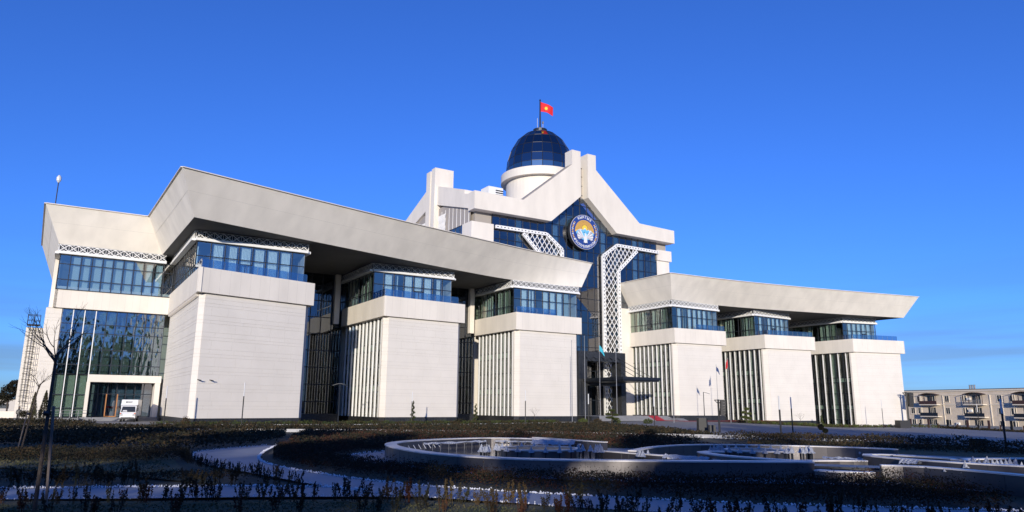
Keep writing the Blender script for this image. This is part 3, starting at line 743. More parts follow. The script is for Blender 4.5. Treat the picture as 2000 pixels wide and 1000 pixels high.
for i in range(len(prof)-1):
    for k in range(NS):
        j = (k+1) % NS; v = [rings[i][k], rings[i][j], rings[i+1][j], rings[i+1][k]]
        c_ = sum((Vector(p) for p in v), Vector())/4; n_ = (c_-Vector((DX, DY, 56))).normalized()
        v = [tuple(c_+(Vector(p)-c_)*.985) for p in v]; v2 = [tuple(Vector(p)-n_*.03) for p in v]
        piece('dome_pane', 'domeglass', dome, lambda q, v=v, v2=v2: q.hexa(v2+v))
q = mb('inner'); q.lathe([(5.8, 52.1), (5.8, 57), (3.5, 60.3), (1.2, 61.5)], DX, DY, 16); q.build('dome_interior', dome)
q = mb('polegrey'); q.tube([(DX-1.0, DY-.4, 63.4), (DX-1.0, DY-.4, 66)], .05); q.tube([(DX+.5, DY-.4, 63.4), (DX+.5, DY-.4, 65)], .05); q.box(DX+.35, DX+.65, DY-.55, DY-.25, 65, 65.5); q.build('dome_aerial', bld)

# ---- white lattice frames in front of the tower glass
def clip_lines(poly, p, dvec):
    ts = []
    for (x0, z0), (x1, z1) in zip(poly, poly[1:]+poly[:1]):
        ex, ez = x1-x0, z1-z0; den = dvec[0]*ez-dvec[1]*ex
        if abs(den) < 1e-9: continue
        t = ((x0-p[0])*ez-(z0-p[1])*ex)/den; s = ((x0-p[0])*dvec[1]-(z0-p[1])*dvec[0])/den
        if 0 <= s < 1: ts.append(t)
    ts.sort(); return [(ts[i], ts[i+1]) for i in range(0, len(ts)-1, 2)]
def lattice_frame(sgn):
    X = lambda x: -1.1+sgn*x
    fr = empty('lattice_frame', (0, 0, 0), parent=bld)
    y0, y1 = 12.75, 13.15
    def beam(pts, w, name='frame_beam'):
        for (xa, za), (xb, zb) in zip(pts[:-1], pts[1:]):
            q = mb('white'); q.bar((X(xa), 12.95, za), (X(xb), 12.95, zb), w, .45, up=(0, 1, 0)); q.build(name, fr)
            L_ = math.hypot(xb-xa, zb-za); n = int(L_/.75); h = mb('frame')
            for k in range(n):
                f = (k+.5)/n; cx, cz = xa+(xb-xa)*f, za+(zb-za)*f; tx, tz = (xb-xa)/L_*.16, (zb-za)/L_*.16
                h.bar((X(cx-tx), 12.72, cz-tz), (X(cx+tx), 12.72, cz+tz), .16, .03, up=(0, 1, 0))
            h.build('beam_slots', fr)
    beam([(5.15, .2), (5.15, 32.35), (8.9, 35.0), (20.4, 34.9)], .62)
    beam([(9.2, .2), (9.2, 29.7), (14.3, 34.4)], .62)
    poly = [(5.45, .3), (8.9, .3), (8.9, 29.9), (13.8, 34.6), (9.1, 34.6), (5.45, 32.2)]
    q = mb('white'); px, pz = 1.12, 1.62
    k = -60
    for k in range(-40, 60):
        for s in (1, -1):
            base = (5.45+k*px, .3); dv = (px, pz*s)
            for t0, t1 in clip_lines(poly, base, dv):
                a = (base[0]+dv[0]*t0, base[1]+dv[1]*t0); b = (base[0]+dv[0]*t1, base[1]+dv[1]*t1)
                q.bar((X(a[0]), 12.93+.05*s, a[1]), (X(b[0]), 12.93+.05*s, b[1]), .12, .09, up=(0, 1, 0))
    q.build('diamond_lattice', fr)
lattice_frame(1); lattice_frame(-1)
q = mb('plaster'); q.box(8.6, 12, 13.3, 13.55, 0, 22); q.build('tower_side_wall', bld)

# ---- emblem
EC = (-1.1, 36.5); RE = 3.55
def disc(r, y0, y1, m, name, parent, n=64, sx=1, cx=None, cz=None, a0=0, a1=2*math.pi):
    cx = EC[0] if cx is None else cx; cz = EC[1] if cz is None else cz
    pts = [(cx+math.cos(a0+(a1-a0)*k/n)*r*sx, cz+math.sin(a0+(a1-a0)*k/n)*r) for k in range(n)]
    q = mb(m); q.slab_y(pts, y0, y1); return q.build(name, parent)
M['emblue'] = mat('emblem_blue', (.02, .055, .25), .5); M['emwhite'] = mat('emblem_white', (.72, .72, .72), .5)
M['emgold'] = mat('emblem_gold', (.70, .42, .10), .45); M['emray'] = mat('emblem_ray', (.28, .14, .05), .6)
M['emsun'] = mat('emblem_sun', (.85, .60, .06), .5); M['emlake'] = mat('emblem_lake', (.16, .48, .75), .4)
M['emgrey'] = mat('emblem_feather', (.42, .42, .47), .5); M['emdark'] = mat('emblem_dark', (.02, .04, .06), .5)
em = disc(RE, 12.45, 13.3, 'darkmetal', 'emblem', bld)
disc(RE, 12.36, 12.45, 'emgrey', 'emblem_rim', em); disc(RE-.10, 12.33, 12.36, 'emblue', 'emblem_ring', em)
ER = 2.55
disc(ER+.10, 12.30, 12.33, 'emblue', 'emblem_field', em)
rr = ER-.1
pts = [(EC[0]+math.cos(a)*rr*.98, EC[1]+math.sin(a)*rr) for a in [math.pi*(-.02+1.04*k/40) for k in range(41)]]
q = mb('emgold'); q.slab_y(pts, 12.27, 12.30); q.build('emblem_sky', em)
sc = (EC[0], EC[1]+.75)
q = mb('emray')
for k in range(26):
    a = math.pi*(-.05+1.1*k/25); d = Vector((math.cos(a), math.sin(a)))
    e = 0.95; # extend to the disc edge
    t = 0
    while math.hypot(sc[0]+d.x*t-EC[0], sc[1]+d.y*t-EC[1]) < rr-.03: t += .03
    nrm_ = Vector((-d.y, d.x)); A_ = Vector(sc)+d*.85
    B_ = Vector(sc)+d*max(.9, t-.05); q.slab_y([tuple(A_-nrm_*.015), tuple(B_-nrm_*.05), tuple(B_+nrm_*.05), tuple(A_+nrm_*.015)][::1], 12.255, 12.27)
q.build('emblem_rays', em)
disc(.78, 12.24, 12.262, 'emray', 'sun_ring', em, cx=sc[0], cz=sc[1]); disc(.66, 12.22, 12.24, 'emsun', 'sun_disc', em, cx=sc[0], cz=sc[1])
q = mb('emlake')
mt = [(-2.4, -.15), (-1.7, .35), (-1.4, .15), (-.9, .55), (-.6, .2), (0, .85), (.45, .3), (.9, .6), (1.3, .2), (1.7, .35), (2.4, -.15), (2.3, -.6), (-2.3, -.6)]
q.slab_y([(EC[0]+x*.93, EC[1]+z) for x, z in mt][::-1], 12.19, 12.22); q.build('mountains', em)
q = mb('emwhite')
for x, z, s in ((-.9*.93, .55, .22), (0, .85, .35), (.9*.93, .6, .24), (-1.7*.93, .35, .14), (1.7*.93, .35, .14)):
    q.slab_y([(EC[0]+x-s, EC[1]+z-s*.95), (EC[0]+x-s*.3, EC[1]+z-s*.7), (EC[0]+x, EC[1]+z-s*1.1), (EC[0]+x+s*.4, EC[1]+z-s*.7), (EC[0]+x+s, EC[1]+z-s*.95), (EC[0]+x, EC[1]+z)], 12.175, 12.19)
q.build('snow_caps', em)
q = mb('emdark')
for k in range(12):
    x = -1.7+k*.31; h = .25+.12*((k*7) % 3); q.slab_y([(EC[0]+x-.2, EC[1]-.55), (EC[0]+x+.2, EC[1]-.55), (EC[0]+x, EC[1]-.4+h)], 12.165, 12.175)
q.box(EC[0]-1.9, EC[0]+1.9, 12.165, 12.19, EC[1]-.72, EC[1]-.5); q.build('foothills', em)
q = mb('emlake'); q.slab_y([(EC[0]+math.cos(a)*1.45, EC[1]-.95+math.sin(a)*.75) for a in [2*math.pi*k/32 for k in range(32)]], 12.15, 12.165); q.build('lake', em)
for s in (1, -1):
    for k in range(8):
        a = R(10+k*11) ; x0, z0 = s*(.28+.05*k), -1.35+.02*k; ln = 2.45-.18*k
        ang = R(72-k*12)
        x1, z1 = s*(.55+ln*math.cos(ang)*.78+.22), -1.45+ln*math.sin(ang)*.80+.02
        q = mb('emgrey' if k % 2 else 'emwhite'); q.bar((EC[0]+x0, 12.12-.004*k, EC[1]+z0), (EC[0]+x1, 12.12-.004*k, EC[1]+z1), .27, .02, up=(0, 1, 0)); q.build('wing_feather', em)
q = mb('emwhite'); q.slab_y([(EC[0]+x, EC[1]+z) for x, z in ((-.42, -2.3), (-.2, -2.2), (0, -2.35), (.25, -2.2), (.5, -2.3), (.38, -1.4), (.3, -.95), (.28, -.5), (.1, -.28), (-.12, -.33), (-.3, -.5), (-.12, -.6), (-.25, -1.0), (-.34, -1.5))], 12.05, 12.08); q.build('falcon', em)
def ring_text(txt, r, a_mid, step, size, m, flip=False):
    n = len(txt)
    for i, chh in enumerate(txt):
        cu = bpy.data.curves.new('letter', 'FONT'); cu.body = chh; cu.size = size; cu.extrude = .02; cu.align_x = 'CENTER'; cu.align_y = 'CENTER'; cu.resolution_u = 2; cu.offset = .012
        to = bpy.data.objects.new('tmp', cu); COL.objects.link(to)
        off = (i-(n-1)/2)*step; a = (a_mid-off) if not flip else (a_mid+off)
        rot = a-math.pi/2 if not flip else a+math.pi/2
        deps = bpy.context.evaluated_depsgraph_get(); me = bpy.data.meshes.new_from_object(to.evaluated_get(deps)); bpy.data.objects.remove(to)
        me.materials.clear(); me.materials.append(M[m])
        o = bpy.data.objects.new('letter', me); COL.objects.link(o); o.parent = em
        o.matrix_local = Matrix.Translation((EC[0]+math.cos(a)*r, 12.29, EC[1]+math.sin(a)*r)) @ Matrix.Rotation(math.pi/2, 4, 'X') @ Matrix.Rotation(rot, 4, 'Z')
ring_text('КЫРГЫЗ', 3.0, math.pi/2, .205, .72, 'emwhite'); ring_text('РЕСПУБЛИКАСЫ', 3.02, -math.pi/2, .165, .68, 'emwhite', True)
for s in (0, 1):
    for k in range(11):
        a = math.pi*s+(-.62+.118*k+(.05)) if s == 0 else math.pi-(-.62+.118*k+.05)
        q = mb('emgold' if k % 3 else 'emwhite'); c_ = Vector((EC[0]+math.cos(a)*3.0, EC[1]+math.sin(a)*3.0)); t_ = Vector((-math.sin(a), math.cos(a))); n_ = Vector((math.cos(a), math.sin(a)))
        P4 = [c_-t_*.13, c_+n_*.26, c_+t_*.13, c_-n_*.26, ]
        q.slab_y([tuple(p) for p in P4], 12.30, 12.33); q.build('ornament', em)

# ---- entrance portal and canopy
q = mb('granite'); PX0, PX1, PY0, PY1 = -6.6, 4.75, 7.7, 10.4
q.box(PX0, PX0+2.1, PY0, PY1, -.5, 12.3); q.box(PX1-1.15, PX1, PY0, PY1, -.5, 12.3); q.box(PX0+2.1, PX1-1.15, PY0, PY1, 10.5, 12.3); q.box(PX0+2.1, PX1-1.15, PY0+.1, PY1, 6.05, 7.2)
po = q.build('entrance_portal', bld)
for k in range(9):
    z = .7+1.28*k
    for (xa, xb) in ((PX0, PX0+2.1), (PX1-1.15, PX1)):
        piece('granite_slab', 'granite', po, lambda q, xa=xa, xb=xb, z=z: q.box(xa+.01, xb-.01, PY0-.03, PY0, z+.01, z+1.26))
    piece('granite_slab', 'granite', po, lambda q, z=z: q.box(PX1, PX1+.03, PY0, PY1, z+.01, z+1.26))
for k in range(6): piece('granite_slab', 'granite', po, lambda q, k=k: q.box(PX0+2.1+1.35*k+.01, PX0+2.1+1.35*(k+1)-.01, PY0-.03, PY0, 10.52, 12.28))
q = mb('granite'); q.box(-6.6, -6.2, 10.4, 13.4, -.5, 12); q.box(-6.6, 4.75, 10.4, 13.4, 12.0, 12.25); q.build('portal_return', bld)
q = mb('darkmetal'); q.prism([(-5.6, -3.6), (3.2, -3.6), (3.2, 7.6), (-5.6, 7.6)], 6.75, 7.25); q.prism([(-5.3, -3.3), (2.9, -3.3), (2.9, 7.6), (-5.3, 7.6)], 6.55, 6.749); cn = q.build('entrance_canopy', bld)
q = mb('darkmetal')
for k in range(5):
    x = PX0+1.6+1.95*k; q.tube([(x, 7.65, 11.3), (x+.4, -1.5, 7.25)], .05, 5)
    q.bar((x, 7.62, 11.35), (x-.6, 7.62, 10.75), .07, .05); q.bar((x, 7.62, 11.35), (x+.6, 7.62, 10.75), .07, .05)
q.build('canopy_tie', cn)
q = mb('paving'); 
for k in range(6): q.box(-9.5-.0*k, 9.5, 1.5-.38*k, 8.5, -.6-.001*k, .62-.15*k)
q.build('entrance_stair', bld)
q = mb('carpet')
for k in range(6): q.box(4.6, 6.9, 1.48-.38*k, 1.9-.38*k if k else 3.2, .5-.15*k, .64-.15*k)
q.box(4.6, 6.9, -6.5, -.4, -.19, -.14); q.build('red_carpet', bld)
q = mb('carpet'); q.box(4.4, 30, -7.6, -6.3, -.17, -.13); q.build('carpet_runner', bld)
q = mb('paving'); q.prism([(8.2, -3), (12.5, -1.2), (12.5, 1.5), (8.2, 1.5)], -.4, .2, top=[(8.6, -1.5), (11.8, 0), (11.8, 1.5), (8.6, 1.5)]); q.build('stair_cheek', bld)
q = mb('granite'); q.box(-10.9, -9.3, -1.5, 8, -.5, .6); q.box(9.5, 10.8, 1, 9, -.5, .66); q.build('stair_plinth', bld)
# wall cameras on the first block
for (x, z) in ((.2, 4.6), (1.5, 4.6)):
    B0 = BL[0]; q = mb('black'); cx, cy = B0['a0']+.9+x, B0['d0']+.25+x*.28
    q.bar((cx, cy+.3, z), (cx, cy-.15, z-.05), .06, .06); q.bar((cx-.22, cy-.12, z+.05), (cx+.2, cy-.12, z-.02), .09, .09); q.build('wall_camera', bld)
q = mb('frame'); q.tube([(-90.3, 9.2, 27), (-90.3, 9.2, 30.3)], .07); q.build('roof_light_pole', bld); q = mb('polewhite'); q.lathe([(.1, 30.3), (.28, 30.6), (.28, 31), (.1, 31.3)], -90.3, 9.2, 8); q.build('roof_light_head', bld)
flush_pieces(bld)
# ------------------------------------------------------------------ fountain
def wall_strip(parent, pts, h=.5, w=.3, m='steel', cop='coping', z0=0, name='basin_wall', cw=None, n=None):
    pts = smooth_line(pts, 2); L_ = sum(math.dist(a, b) for a, b in zip(pts[:-1], pts[1:])); pts = arclen(pts, n or max(6, int(L_/.5)))
    a = side(pts, w/2); b = side(pts, -w/2); q = mb(m)
    for i in range(len(pts)-1):
        q.hexa([(*a[i], z0-.1), (*b[i], z0-.1), (*b[i+1], z0-.1), (*a[i+1], z0-.1), (*a[i], h-.04), (*b[i], h-.04), (*b[i+1], h-.04), (*a[i+1], h-.04)])
    q.build(name, parent); cw = cw or w+.06
    a = side(pts, cw/2); b = side(pts, -cw/2); q = mb(cop)
    for i in range(len(pts)-1):
        q.hexa([(*a[i], h-.04), (*b[i], h-.04), (*b[i+1], h-.04), (*a[i+1], h-.04), (*a[i], h), (*b[i], h), (*b[i+1], h), (*a[i+1], h)])
    q.build('coping', parent)
    s = mb('darkmetal')     # joints between the cladding sheets
    for i in range(0, len(pts)-1, 2):
        for off in (w/2+.001, -w/2-.001):
            c = side(pts, off)[i]; s.bar((c[0], c[1], z0), (c[0], c[1], h-.05), .008)
    s.build('sheet_joint', parent)
def cone_wrap(parent, x, y, z, s=1.0, post=True, tilt=.0):
    s *= .72; q = mb('wrap'); b = len(q.v); n = 7; a0 = random.uniform(0, 1)
    prof = [(.16*s, 0), (.10*s, .08*s), (.05*s, .20*s), (.008, .30*s)]
    for r, zz in prof:
        for k in range(n):
            g = a0+2*math.pi*k/n; rr = r*random.uniform(.7, 1.25); q.v.append((x+math.cos(g)*rr+tilt*zz, y+math.sin(g)*rr, z+zz+random.uniform(-.012, .012)))
    for i in range(3):
        for k in range(n): q.face(b+i*n+k, b+i*n+(k+1) % n, b+(i+1)*n+(k+1) % n, b+(i+1)*n+k)
    q.face(*[b+k for k in range(n)])
    if post: q.use(M['darkmetal']); q.tube([(x, y, z-.38), (x, y, z+.02)], [.035*s, .045*s], 6)
    return q.build('wrapped_nozzle', parent)
def ring_basin(parent, cx, cy, r, h, nz, lvl=.42):
    q = mb('steel'); q.lathe([(r, 0), (r, h-.05)], cx, cy, 40); q.build('ring_wall', parent)
    q = mb('coping')
    N_ = 40
    for k in range(N_):
        g0, g1 = 2*math.pi*k/N_, 2*math.pi*(k+1)/N_
        P = lambda rr, g, z: (cx+math.cos(g)*rr, cy+math.sin(g)*rr, z)
        q.hexa([P(r-.12, g0, h-.05), P(r+.03, g0, h-.05), P(r+.03, g1, h-.05), P(r-.12, g1, h-.05), P(r-.12, g0, h), P(r+.03, g0, h), P(r+.03, g1, h), P(r-.12, g1, h)])
    q.build('ring_coping', parent)
    q = mb('black'); q.lathe([(r-.13, h-.03), (r-.14, h-.02)], cx, cy, 40); q.build('ring_inside', parent)
    for k in range(nz):
        g = 2*math.pi*(k+.3)/nz; cone_wrap(parent, cx+math.cos(g)*(r+.16), cy+math.sin(g)*(r+.16), lvl)
ft = empty('fountain', (0, 0, 0), label='big round fountain basin clad in dull steel, drained and with its nozzles wrapped in plastic', cat='fountain')
wall_strip(ft, [(2.6, 34.6), (.9, 36.8), (-1, 37.2), (-2.6, 36.0), (-4.0, 34.2), (-4.9, 32.2), (-4.95, 29.9), (-4.1, 27.4), (-2.4, 24.1), (0, 22.35), (1.6, 22.0), (4.5, 21.9), (8.9, 22.0)], .5, .42)
wall_strip(ft, [(1.2, 38), (2.4, 36.3), (3.6, 34.4), (4.3, 33.4)], .5, .2); wall_strip(ft, [(3.3, 28.3), (3.9, 27.6), (4.7, 26.4), (5.4, 25.6)], .42, .2); wall_strip(ft, [(5.4, 25.4), (6.2, 24.9), (7.1, 24.6)], .36, .2)
wall_strip(ft, [(4.4, 26.8), (5.6, 29.6), (7.2, 31.4), (9.0, 32.2), (12, 31.6), (14.6, 30.2), (15.2, 29.2)], .5, .26)
wall_strip(ft, [(7.7, 26.7), (7.1, 26.9), (6.7, 26.2), (7.0, 24.6), (7.7, 23.5), (8.4, 22.5), (9.0, 22.2)], .5, .34, m='steel')
wall_strip(ft, [(13.7, 25.2), (13.2, 25.9), (12.3, 25.9), (12.1, 24.9), (12.7, 23.2), (13.6, 21.8), (14.6, 20.8), (15.5, 20.2)], .5, .26)
wall_strip(ft, [(9.2, 23.6), (10.5, 23.9), (11.4, 23.8)], .42, .24)
wall_strip(ft, [(8.9, 21.6), (9.2, 21.2), (10.2, 20.9)], .30, .3)
q = mb('darkmetal'); q.prism([(8.8, 22.2), (10.6, 21.4), (11.2, 22.3), (9.4, 23.0)], .30, .36); q.build('service_hatch', ft)
q = mb('water'); q.prism([(-4.8, 32), (-4.8, 29.9), (-2, 24.1), (0, 22.5), (9, 22.2), (13, 22), (15.5, 21), (16, 25), (15, 29.5), (9, 32.1), (5, 33), (2, 35), (-1, 37), (-3.5, 35)], -.02, .045); q.build('basin_floor', ft)
ring_basin(ft, 1.1, 28.1, 1.5, .5, 20); ring_basin(ft, 9.3, 28.1, 1.14, .5, 18)
for (cx, cy) in ((-.85, 26.9), (3.2, 27.3), (7.85, 28.3), (10.95, 27.4)):
    for k in range(7): cone_wrap(ft, cx+random.uniform(-.25, .25), cy+random.uniform(-.5, .5), .42, random.uniform(.9, 1.3))
for k in range(8):
    q = mb('wrap'); x = 10.9+.48*k; y = 31.75-.055*k*k*.5; q.lathe([(.07, 0), (.08, .05), (.03, .09)], 0, 0, 10)
    o = q.build('side_jet', ft); o.location = (x, y-.16, .28); o.rotation_euler = (R(90), 0, 0)
for k in range(8): 
    q = mb('wrap'); q.lathe([(.05, 0), (.06, .05), (.02, .08)], 0, 0, 8); o = q.build('side_jet', ft); o.location = (-.3+.5*k, 36.6-.35*k, .33); o.rotation_euler = (R(90), 0, 0)
def wrap_sheet(p0, p1, z0, z1, wdt=.5, n=16, legs=True):
    q = mb('wrap'); b = len(q.v); p0 = Vector(p0); p1 = Vector(p1); t = (p1-p0).normalized(); nn = Vector((-t.y, t.x))
    for i in range(n+1):
        for j in range(5):
            p = p0.lerp(p1, i/n)+nn*(wdt*(j/4-.5)); z = z0+(z1-z0)*(1-abs(j/4-.5)*1.6)+random.uniform(-.03, .03); q.v.append((p.x, p.y, z))
    for i in range(n):
        for j in range(4): a = b+i*5+j; q.face(a, a+1, a+6, a+5)
    if legs:
        q.use(M['polegrey'])
        for i in range(0, n+1, 2):
            p = p0.lerp(p1, i/n)-nn*wdt*.45; q.tube([(p.x, p.y, 0), (p.x, p.y, z0)], .012, 4)
    return q.build('nozzle_cover_sheet', ft)
wrap_sheet((5.35, 25.6), (6.5, 24.2), .30, .46, .4); wrap_sheet((1.0, 33.6), (2.9, 33.2), .34, .56, .7); wrap_sheet((-3.9, 33.2), (-1.2, 36), .32, .40, .12); wrap_sheet((-.8, 36.2), (1.6, 35.3), .34, .40, .12)
wrap_sheet((11.2, 26.6), (12.6, 25.6), .28, .36, .3); wrap_sheet((12.3, 23.4), (12.6, 22.9), .34, .5, .3)
for k in range(6): cone_wrap(ft, 4.7+random.uniform(-.2, .25), 26.1+random.uniform(-.3, .3), .34, 1.0)
for k in range(7):
    q = mb('polewhite'); q.bar((-4.35+.16*k, 31.5+.45*k, .36), (-4.2+.16*k, 31.3+.45*k, .18), .02); q.build('jet_pipe', ft)

f2 = empty('fountain', (0, 0, 0), label='long curved fountain channel at the right edge, its walls lined with cone wrapped nozzles', cat='fountain')
wall_strip(f2, [(10.4, 20.9), (11.4, 20.6), (12.0, 19.3), (12.6, 17.4), (13.2, 15.8), (14, 14.2), (15, 12.4)], .5, .2)
wall_strip(f2, [(14.0, 23.4), (14.9, 23.9), (16.4, 24.3), (19, 24.2), (22, 23.8), (26, 23)], .5, .24)
wall_strip(f2, [(13.2, 25.5), (14.2, 24.2), (14.3, 23.0)], .5, .2)
wall_strip(f2, [(22, 20.4), (18, 20.8), (15.6, 20.6), (14.4, 20.1), (14.6, 19.2), (16, 18.6), (19, 18.2)], .46, .22)
q = mb('water'); q.prism([(12, 20.5), (13, 16.5), (15.5, 13), (26, 12), (26, 23), (19, 24), (15.4, 23.6)], -.02, .05); q.build('channel_floor', f2)
for k in range(15):
    x = 14.2+.52*k; y = 22.9+.6*math.sin(min(1, k/6)*1.57)-.03*k; cone_wrap(f2, x, y, .33, random.uniform(1.0, 1.45), tilt=.25)
for k in range(12): cone_wrap(f2, 13.4+.2*k, 21.9+.1*k, .36, random.uniform(.7, 1.1), post=False)
for k in range(13): cone_wrap(f2, 14.8+.5*k, 21.7+random.uniform(-.2, .2), .25, random.uniform(.8, 1.5), tilt=.3)
for x, y, s in ((11.9, 16.9, 1.3), (12.1, 16.7, 1.2), (11.8, 17.2, 1), (12.4, 16.2, 1.3), (12.9, 16.3, 1), (13.2, 15.6, 1.2), (13.3, 16.0, .8), (14.0, 15.5, 1.3), (14.3, 15.2, 1)): cone_wrap(f2, x+.5, y+.1, .28, s, tilt=.5)
for k in range(8): cone_wrap(f2, 11.6+.22*k, 19.9-.38*k, .4, .45, post=False)

# ------------------------------------------------------------------ vegetation
def leaf_cloud(q, n, centre_fn, size, rng_=random):
    for _ in range(n):
        c = Vector(centre_fn()); s = size*rng_.uniform(.6, 1.4)
        a = Vector((rng_.gauss(0, 1), rng_.gauss(0, 1), rng_.gauss(0, 1))).normalized(); b = a.orthogonal().normalized()
        b = Matrix.Rotation(rng_.uniform(0, 6.28), 3, a) @ b
        q.poly([c-b*s, c+a*s*.45, c+b*s, c-a*s*.45])
def sprig_mesh(name, m, h, w, stems, leaves, ls):
    q = mb(m)
    for k in range(stems):
        bx, by = random.gauss(0, w*.22), random.gauss(0, w*.22); tx, ty = bx+random.gauss(0, w*.3), by+random.gauss(0, w*.3); hh = h*random.uniform(.65, 1.08)
        q.tube([(bx, by, 0), ((bx+tx)/2, (by+ty)/2, hh*.5), (tx, ty, hh)], [.008, .006, .003], 3, cap=False)
        def cf():
            f = random.uniform(.18, 1.0)**.8; return (bx+(tx-bx)*f+random.gauss(0, w*.13*(1.15-f)), by+(ty-by)*f+random.gauss(0, w*.13*(1.15-f)), hh*f+random.gauss(0, .01))
        leaf_cloud(q, leaves//stems, cf, ls)
    return q.mesh(name)
SPR = {}
for kind, m in (('red', 'leafred'), ('dark', 'leafdark'), ('brown', 'leafbrown')):
    SPR[kind] = [sprig_mesh('shrub', M[m], .40, .20, 6, 170, .027) for _ in range(3)]
nshrub = [0]
SEC = lambda x, y: 'left' if x < -4 else ('middle' if x < 2 else 'right')
LBL = {'front': 'upright shrub in the row along the near path', 'ridge': 'small shrub in the row on the lawn behind the straight path', 'bulb': 'thin upright shrub at the bend of the curved path'}
GRP = {'front': 'shrubs in the row along the near path', 'ridge': 'shrubs in the row behind the straight path', 'bulb': 'shrubs at the bend of the curved path'}
def shrub(x, y, kind, s, row):
    o = bpy.data.objects.new('shrub', random.choice(SPR[kind])); COL.objects.link(o)
    o.location = (x, y, gz(x, y)); o.rotation_euler = (random.gauss(0, .06), random.gauss(0, .06), random.uniform(0, 6.28)); k = s*random.uniform(.75, 1.25); o.scale = (k, k, k*random.uniform(.85, 1.2))
    kn = {'dark': 'dark green', 'brown': 'brownish', 'red': 'reddish'}[kind]; tag(o, kn+' '+LBL[row]+', '+SEC(x, y)+' part', 'shrub', GRP[row]); nshrub[0] += 1
def row(pl, step, kind, s, rname, jit=.06, skip=.12):
    pl = refine(pl, step)
    for p in pl:
        if random.random() < skip: continue
        shrub(p[0]+random.gauss(0, jit), p[1]+random.gauss(0, jit), random.choice(kind), s, rname)
row([(-14, 15.1), (-11, 15.2), (-8.2, 15.5), (-5.6, 15.95), (-2.6, 16.0), (-.5, 15.6), (1.6, 14.6), (4, 13.9), (8, 13.0), (12, 12.2)], .25, ['dark', 'brown', 'red', 'brown'], 1.0, 'front')
row([(-13, 18.6), (-10, 18.9), (-7.2, 19.3), (-5.2, 19.3)], .26, ['dark', 'dark', 'brown'], 1.15, 'ridge')
row([(-12.7, 28.9), (-11.2, 25.9), (-9.7, 23.9), (-7.9, 21.9), (-6.3, 20.2)], .30, ['dark', 'dark'], .85, 'bulb')
row([(-12, 13.6), (-8, 13.9), (-4, 14.4), (-.8, 14.4), (1.6, 13.4), (5, 12.8)], .45, ['dark', 'red'], .9, 'front', .15)

# hedges as masses (each an object): leaves scattered over an area
def area_hedge(name, label, poly, dens, h, m, ls=.035, seed=1, hf=None, tall=0.0, cat='hedge'):
    r = np.random.default_rng(seed); P = np.array(poly, float); x0, y0 = P.min(0); x1, y1 = P.max(0)
    A_ = abs(sum(P[i-1][0]*P[i][1]-P[i][0]*P[i-1][1] for i in range(len(P))))/2
    N_ = int(dens*(x1-x0)*(y1-y0)); X = r.uniform(x0, x1, N_); Y = r.uniform(y0, y1, N_)
    ins = np.zeros(N_, bool); j = len(P)-1
    for i in range(len(P)):
        c = ((P[i, 1] > Y) != (P[j, 1] > Y)) & (X < (P[j, 0]-P[i, 0])*(Y-P[i, 1])/(P[j, 1]-P[i, 1]+1e-12)+P[i, 0]); ins ^= c; j = i
    X = X[ins]; Y = Y[ins]; n = len(X)
    # clumpy height field built from random stems
    S = max(8, int(A_*6)); sx = r.uniform(x0, x1, S); sy = r.uniform(y0, y1, S); 
    cell = np.floor((X-x0)*3).astype(int)*7919+np.floor((Y-y0)*3).astype(int)*104729
    hh = h*(.68+.42*((np.sin(cell*12.9898)*43758.5453) % 1)); hh *= 1+.15*np.sin(X*1.3)*np.cos(Y*.9)
    f = r.uniform(0, 1, n)**.55; Z = hh*f
    if tall: sel = r.uniform(0, 1, n) < .03; Z[sel] = hh[sel]*(1+r.uniform(0, tall, sel.sum()))
    zg = np.array([gz(a, b) for a, b in zip(X, Y)]) if n < 60000 else np.vectorize(gz)(X, Y)
    c = np.stack([X, Y, Z+zg], 1); a = r.normal(size=(n, 3)); a /= np.linalg.norm(a, axis=1)[:, None]; b = r.normal(size=(n, 3)); b -= (b*a).sum(1)[:, None]*a; b /= np.linalg.norm(b, axis=1)[:, None]
    s = (ls*r.uniform(.6, 1.5, n))[:, None]
    V = np.stack([c-b*s, c+a*s*.5, c+b*s, c-a*s*.5], 1).reshape(-1, 3)
    me = bpy.data.meshes.new(name); me.vertices.add(4*n); me.vertices.foreach_set('co', V.ravel()); me.loops.add(4*n); me.loops.foreach_set('vertex_index', np.arange(4*n, dtype=np.int32))
    me.polygons.add(n); me.polygons.foreach_set('loop_start', np.arange(0, 4*n, 4, dtype=np.int32)); me.polygons.foreach_set('loop_total', np.full(n, 4, dtype=np.int32))
    mats = m if isinstance(m, (list, tuple)) else [m]
    for k in mats: me.materials.append(M[k])
    if len(mats) > 1:
        me.polygons.foreach_set('material_index', (((np.sin(np.floor(X*.8)*3.1+np.floor(Y*.6)*7.7)+r.uniform(-.9, .9, n)) > .35).astype(np.int32)))
    me.update(calc_edges=True); o = bpy.data.objects.new(name, me); COL.objects.link(o); tag(o, label, cat, kind='stuff'); return o
inner = [(-11.2, 36), (-9.9, 31), (-8.7, 27.2), (-6.9, 24.4), (-5.2, 22.5), (-3.6, 20.9), (-2.2, 19.7), (-.2, 18.6), (2.8, 17.4), (4.4, 16.6), (7.9, 16.0), (10.6, 15.7),
         (10.9, 16.8), (11.0, 18.4), (10.3, 19.4), (8.2, 19.9), (4, 20.0), (0, 20.9), (-3.4, 24.0), (-5.4, 26.2), (-6.8, 27.9), (-7.2, 30), (-6.7, 32.4), (-5.6, 34.8), (-4.2, 37)]
area_hedge('barberry_hedge', 'broad dark barberry bed between the curved path and the fountain', inner, 950, .36, ['leafdark', 'leafred'], .024, 2, tall=.5)
